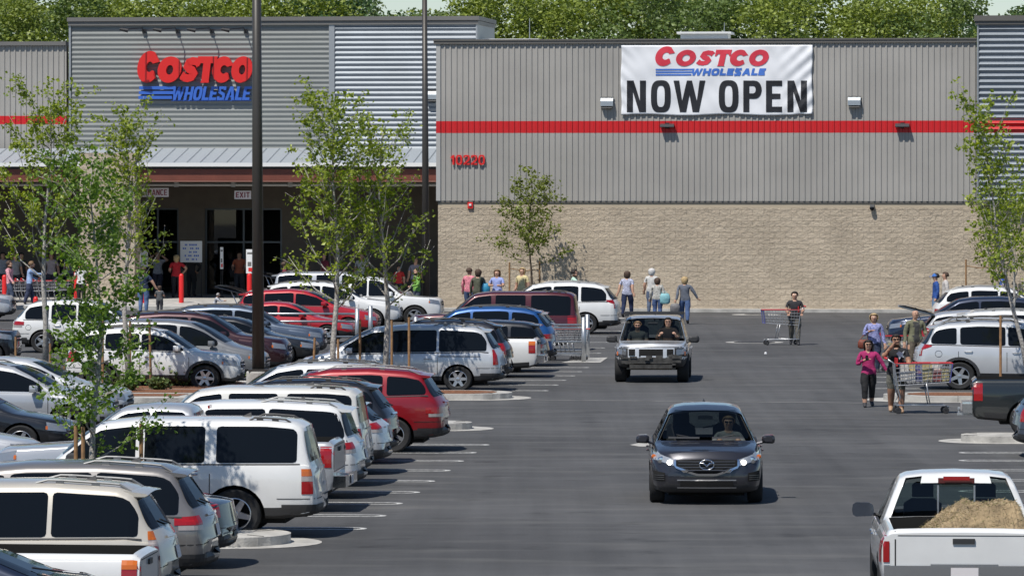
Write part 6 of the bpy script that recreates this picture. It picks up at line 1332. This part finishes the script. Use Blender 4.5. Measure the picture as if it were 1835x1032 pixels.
for i,(px,ty,D,k,tn) in enumerate(lst):
    ex='' 
    wi=min(9,0 if px<90 else 1 if px<220 else 2 if px<480 else 3 if px<760 else 4 if px<920 else 5 if px<1110 else 6 if px<1450 else 7 if px<1650 else 8 if px<1745 else 9)
    seq=[q for q in range(i) if True]; TREEW.append((wi,tn)); 
    ordn=['','second ','third ','fourth ','fifth ','sixth ','seventh '][sum(1 for t_ in TREEW[:-1] if t_==(wi,tn))]
    if px<-20 or px>1880: pos='at the picture edge, '
    else: pos=''
    far_tree(px,ty,D,k,tn,f"{ordn}{tones[tn]} tree from the left {wherebits[wi]}")
# ---------------------------------------------------------------- young trees in the car park
def young_tree(base,ztop,lab,m,seed,spread=1.5,nbr=22,leaves=2600,lsize=.11,stems=1,first=.25,lean=(0,0),trunk=.06,up=.75,cl=7,grp='young trees planted in the car park',bark=None,crx=None):
    rnd=random.Random(seed); r=empty('young_tree',base,0,lab,'tree',grp); t=MB(); c=MB(); tips=[]; H=ztop
    def ctr(f): return Vector((lean[0]*f+.08*math.sin(f*9+seed),lean[1]*f+.06*math.cos(f*7+seed),H*f))
    t.tube([ctr(f) for f in (0,.15,.3,.5,.7,.85,.97)],[trunk*1.15,trunk,trunk*.85,trunk*.6,trunk*.4,trunk*.22,trunk*.1],8)
    for k in range(nbr):
        f0=first+(.90-first)*(k/nbr)**.9; a=k*2.4+rnd.uniform(-.4,.4); p0=ctr(f0); Lr=spread*(1-.55*(f0-first)/(1-first))*rnd.uniform(.7,1.15); zz=H*(.34)*up*(1-f0*.45)*rnd.uniform(.7,1.2)
        pts=[p0]
        for q in (0.3,.6,1.0):
            pts.append(p0+Vector((math.cos(a)*Lr*q**.75+rnd.gauss(0,.05),math.sin(a)*Lr*q**.75+rnd.gauss(0,.05),min(zz*q**1.1,H*.99-p0.z))))
        r0=trunk*.42*(1-f0*.6); t.tube(pts,[r0,r0*.7,r0*.45,r0*.18],5)
        for q in range(5):
            i=rnd.randint(1,3); f=rnd.random(); p=pts[i-1].lerp(pts[i],f); e=p+Vector((rnd.gauss(math.cos(a)*.25,.2),rnd.gauss(math.sin(a)*.25,.2),rnd.uniform(.15,.6))); t.tube([p,p.lerp(e,.5)+Vector((0,0,.04)),e],[r0*.3,r0*.2,.004],4); tips.append((p,e))
        tips.append((pts[2],pts[3])); tips.append((pts[1],pts[2]))
    tips.append((ctr(.8),ctr(1.0))); tips.append((ctr(.9),ctr(1.02)))
    per=max(1,int(leaves/len(tips)/cl))
    for p,e in tips:
        for _ in range(per):
            q=p.lerp(e,rnd.uniform(.25,1.08)); leaf_quads(c,rnd,q,lsize*rnd.uniform(.7,1.1),cl,lsize*.75)
    c.build('crown',m,r,recalc=False); t.build('trunk',bark or M_BARK,r,smooth=True); return r
def ytop(base,py): return HC-(py-YH)*base.y/F
def YT(px,py,topy,lab,**k):
    b_=G(px,py,.15); return young_tree(b_,ytop(b_,topy)*.955,lab,**k)
YT(77,668,138,'young tree with pale trunk left of the entrance block pier',m=M_LV[0],seed=1,spread=1.6,nbr=26,leaves=4800,lsize=.125,first=.28,trunk=.08,lean=(.2,0))
YT(228,708,180,'young tree with many upright grey stems in front of the block pier',m=M_LV[0],seed=2,spread=1.0,nbr=30,leaves=3200,lsize=.112,first=.36,trunk=.075)
#YT(126,690,205,'slim young tree between the pale trunk and the pier tree',m=M_LV[0],seed=12,spread=.95,nbr=14,leaves=1100,lsize=.12,first=.25,trunk=.05)
YT(172,987,238,'dark green feathery young tree standing among the nearest left cars',m=M_LV[1],seed=3,spread=.92,nbr=26,leaves=5600,lsize=.09,first=.2,trunk=.05,up=.32,bark=M_BARK)
YT(601,708,156,'tallest young tree left of centre with bright crown over the red cars',m=M_LV[0],seed=4,spread=1.35,nbr=34,leaves=5600,lsize=.112,first=.27,trunk=.075)
YT(694,706,192,'young tree with spreading crown next to the farther light pole',m=M_LV[0],seed=5,spread=1.2,nbr=28,leaves=3200,lsize=.112,first=.3,trunk=.075,lean=(-.2,0))
b_=BP(uz(950,560,2.5)[0],2.5,0); young_tree(b_,ytop(b_,312),'olive leaved young tree against the tan block wall',m=M_LV[2],seed=6,spread=1.6,nbr=28,leaves=3600,lsize=.14,first=.33,trunk=.05,up=.5,bark=M_BARKD)
b_=G(1842,705,.15); young_tree(b_,ytop(b_,188),'leaning young tree at the right edge before the corrugated tower',m=M_LV[0],seed=7,spread=1.0,nbr=26,leaves=2900,lsize=.12,first=.3,trunk=.06,lean=(-1.45,0))
b_=BP(uz(1782,560,2.2)[0],2.2,0); young_tree(b_,ytop(b_,368),'sparse young tree by the wall at the right behind the parked cars',m=M_LV[2],seed=8,spread=1.2,nbr=18,leaves=1500,lsize=.15,first=.35,trunk=.045,bark=M_BARKD,up=.6)
b_=G(1815,640,.15); young_tree(b_,ytop(b_,330),'shorter young tree just left of the leaning one at right edge',m=M_LV[0],seed=17,spread=1.0,nbr=16,leaves=1800,lsize=.12,first=.3,trunk=.05)
M_STAKE=mat('wooden_stake',(0.30,0.17,0.08),0.9,noise=0.25,nscale=12)
def stake(px,py,topy,lab,lean=0.0):
    p=G(px,py,.1); h=ytop(p,topy)-.1; b=MB(); b.tube([(0,0,-.1),(lean,0,h)],[.035,.032],8); b.lathe([(.001,.0),(.036,0)],8,mtx=Matrix.Translation((lean,0,h))); o=b.build('tree_stake',M_STAKE); o.location=p; tagp(o,lab,'stake','wooden stakes beside the young trees')
for a in ((28,665,603,'wooden stake at the left edge beside the black off roader'),(90,680,615,'wooden stake left of the pale trunk of the leftmost tree'),(115,690,655,'short wooden stake in front of the white hatchback wheel'),(184,705,572,'left one of the three stakes over the white off roader'),(233,705,575,'middle one of the three stakes over the white off roader'),(271,705,573,'right one of the three stakes over the white off roader',-.05),(136,987,762,'wooden stake left of the feathery young tree trunk'),(149,990,764,'dark wooden stake touching the feathery young tree from the left'),(253,987,758,'wooden stake over the dark window of the white long wagon'),(560,706,605,'stake left of the tallest young tree',.06),(606,709,607,'stake right at the trunk of the tallest young tree'),(645,706,573,'tall stake between the two trees over the silver minivan'),(702,707,573,'stake right beside the second pale trunk over the silver minivan'),(733,709,568,'rightmost stake over the silver minivan windows'),(1793,715,565,'tall stake in front of the silver off roader doors at right')):
    stake(*a[:4],lean=a[4] if len(a)>4 else 0)
for px,py0,lab in ((913,470,'stake left of the olive leaved tree at the wall'),(967,468,'stake right of the olive leaved tree at the wall'),(1731,465,'stake with a tie wire by the wall left of the sparse tree')):
    u,z=uz(px,py0,2.4); b=MB(); b.tube([BP(u,2.4,0),BP(u,2.4,z)],[.04,.037],8)
    if px in(913,1731): u2,z2=uz(px+(54 if px==913 else 50),py0+12,2.4); b.tube([BP(u,2.4,z-.25),BP((u+u2)/2,2.4,z-.36),BP(u2,2.4,z2)],.018,5)
    o=b.build('tree_stake',M_STAKE); tagp(o,lab,'stake','wooden stakes beside the young trees')
# low junipers in the planter by the white off roader
M_JUN=leafmat('juniper_green',(0.06,0.10,0.03),(0.16,0.2,0.06),.1)
for k,(px,py,s,lab) in enumerate(((322,700,.50,'spiky green shrub under the front wheel of the white off roader'),(285,708,.28,'small low shrub left of the spiky one in the mulch'),(378,697,.34,'low shrub against the bumper of the white off roader'),(415,694,.34,'brownish low shrub beside the near light pole base'),(228,710,.34,'low shrub by the feathery young tree'))):
    rnd=random.Random(50+k); b=MB(); st=MB()
    for _ in range(70):
        a=rnd.uniform(0,6.28); e=Vector((math.cos(a)*rnd.uniform(.2,1),math.sin(a)*rnd.uniform(.2,1),rnd.uniform(.35,1)))*s; st.tube([(0,0,0),e*.6,e],[.012,.008,.003],4)
        for q in range(8): leaf_quads(b,rnd,e*rnd.uniform(.35,1.05),.10,2,.04,-.3)
    r=empty('juniper_shrub',G(px,py,.15),0,lab,'shrub','low shrubs in the mulch bed'); b.build('foliage',M_JUN,r,recalc=False); st.build('stem',M_BARKD,r)
# the mulch bed they stand in
a,c=G(110,722),G(345,712); d=G(430,690); e=G(60,700)
vs=[G(150,722),G(330,722),G(470,694),G(440,690),G(120,700)]; sheet('planter_kerb',[(v.x,v.y) for v in vs],0.0,M_CONC,h=.13)
vs=[G(165,719),G(318,719),G(440,694),G(425,692),G(150,702)]; sheet('bark_mulch_bed',[(v.x,v.y) for v in vs],.136,M_MULCH,kind='stuff')
# light poles
M_POLE=mat('dark_bronze_pole',(0.055,0.05,0.045),0.45,0.2)
def lightpole(px,py,r0,lab,h=13.5,basez=.1):
    p=G(px,py); r=empty('light_pole',p,0,lab,'light pole','tall dark car park light poles'); b=MB(); b.tube([(0,0,.5),(-.06,0,h)],[r0,r0*.62],16); b.build('pole',M_POLE,r,smooth=True)
    b=MB(); b.lathe([(.001,.62),(.30,.62),(.32,.58),(.32,0)],20); b.build('concrete_base',M_CONC,r); b=MB(); b.box((0,0,.65),(.5,.5,.06)); b.build('base_plate',M_POLE,r)
    for s in (-1,1):
        b=MB(); b.box((s*.95,0,h),(1.0,.42,.14)); b.tube([(0,0,h-.15),(s*.5,0,h)],.04,6); b.build('lamp_head',M_POLE,r)
lightpole(463,707,.165,'nearer dark light pole crossing the red tower lettering'); lightpole(763.5,573,.155,'farther dark light pole at the left corner of the main wall',h=13.2)
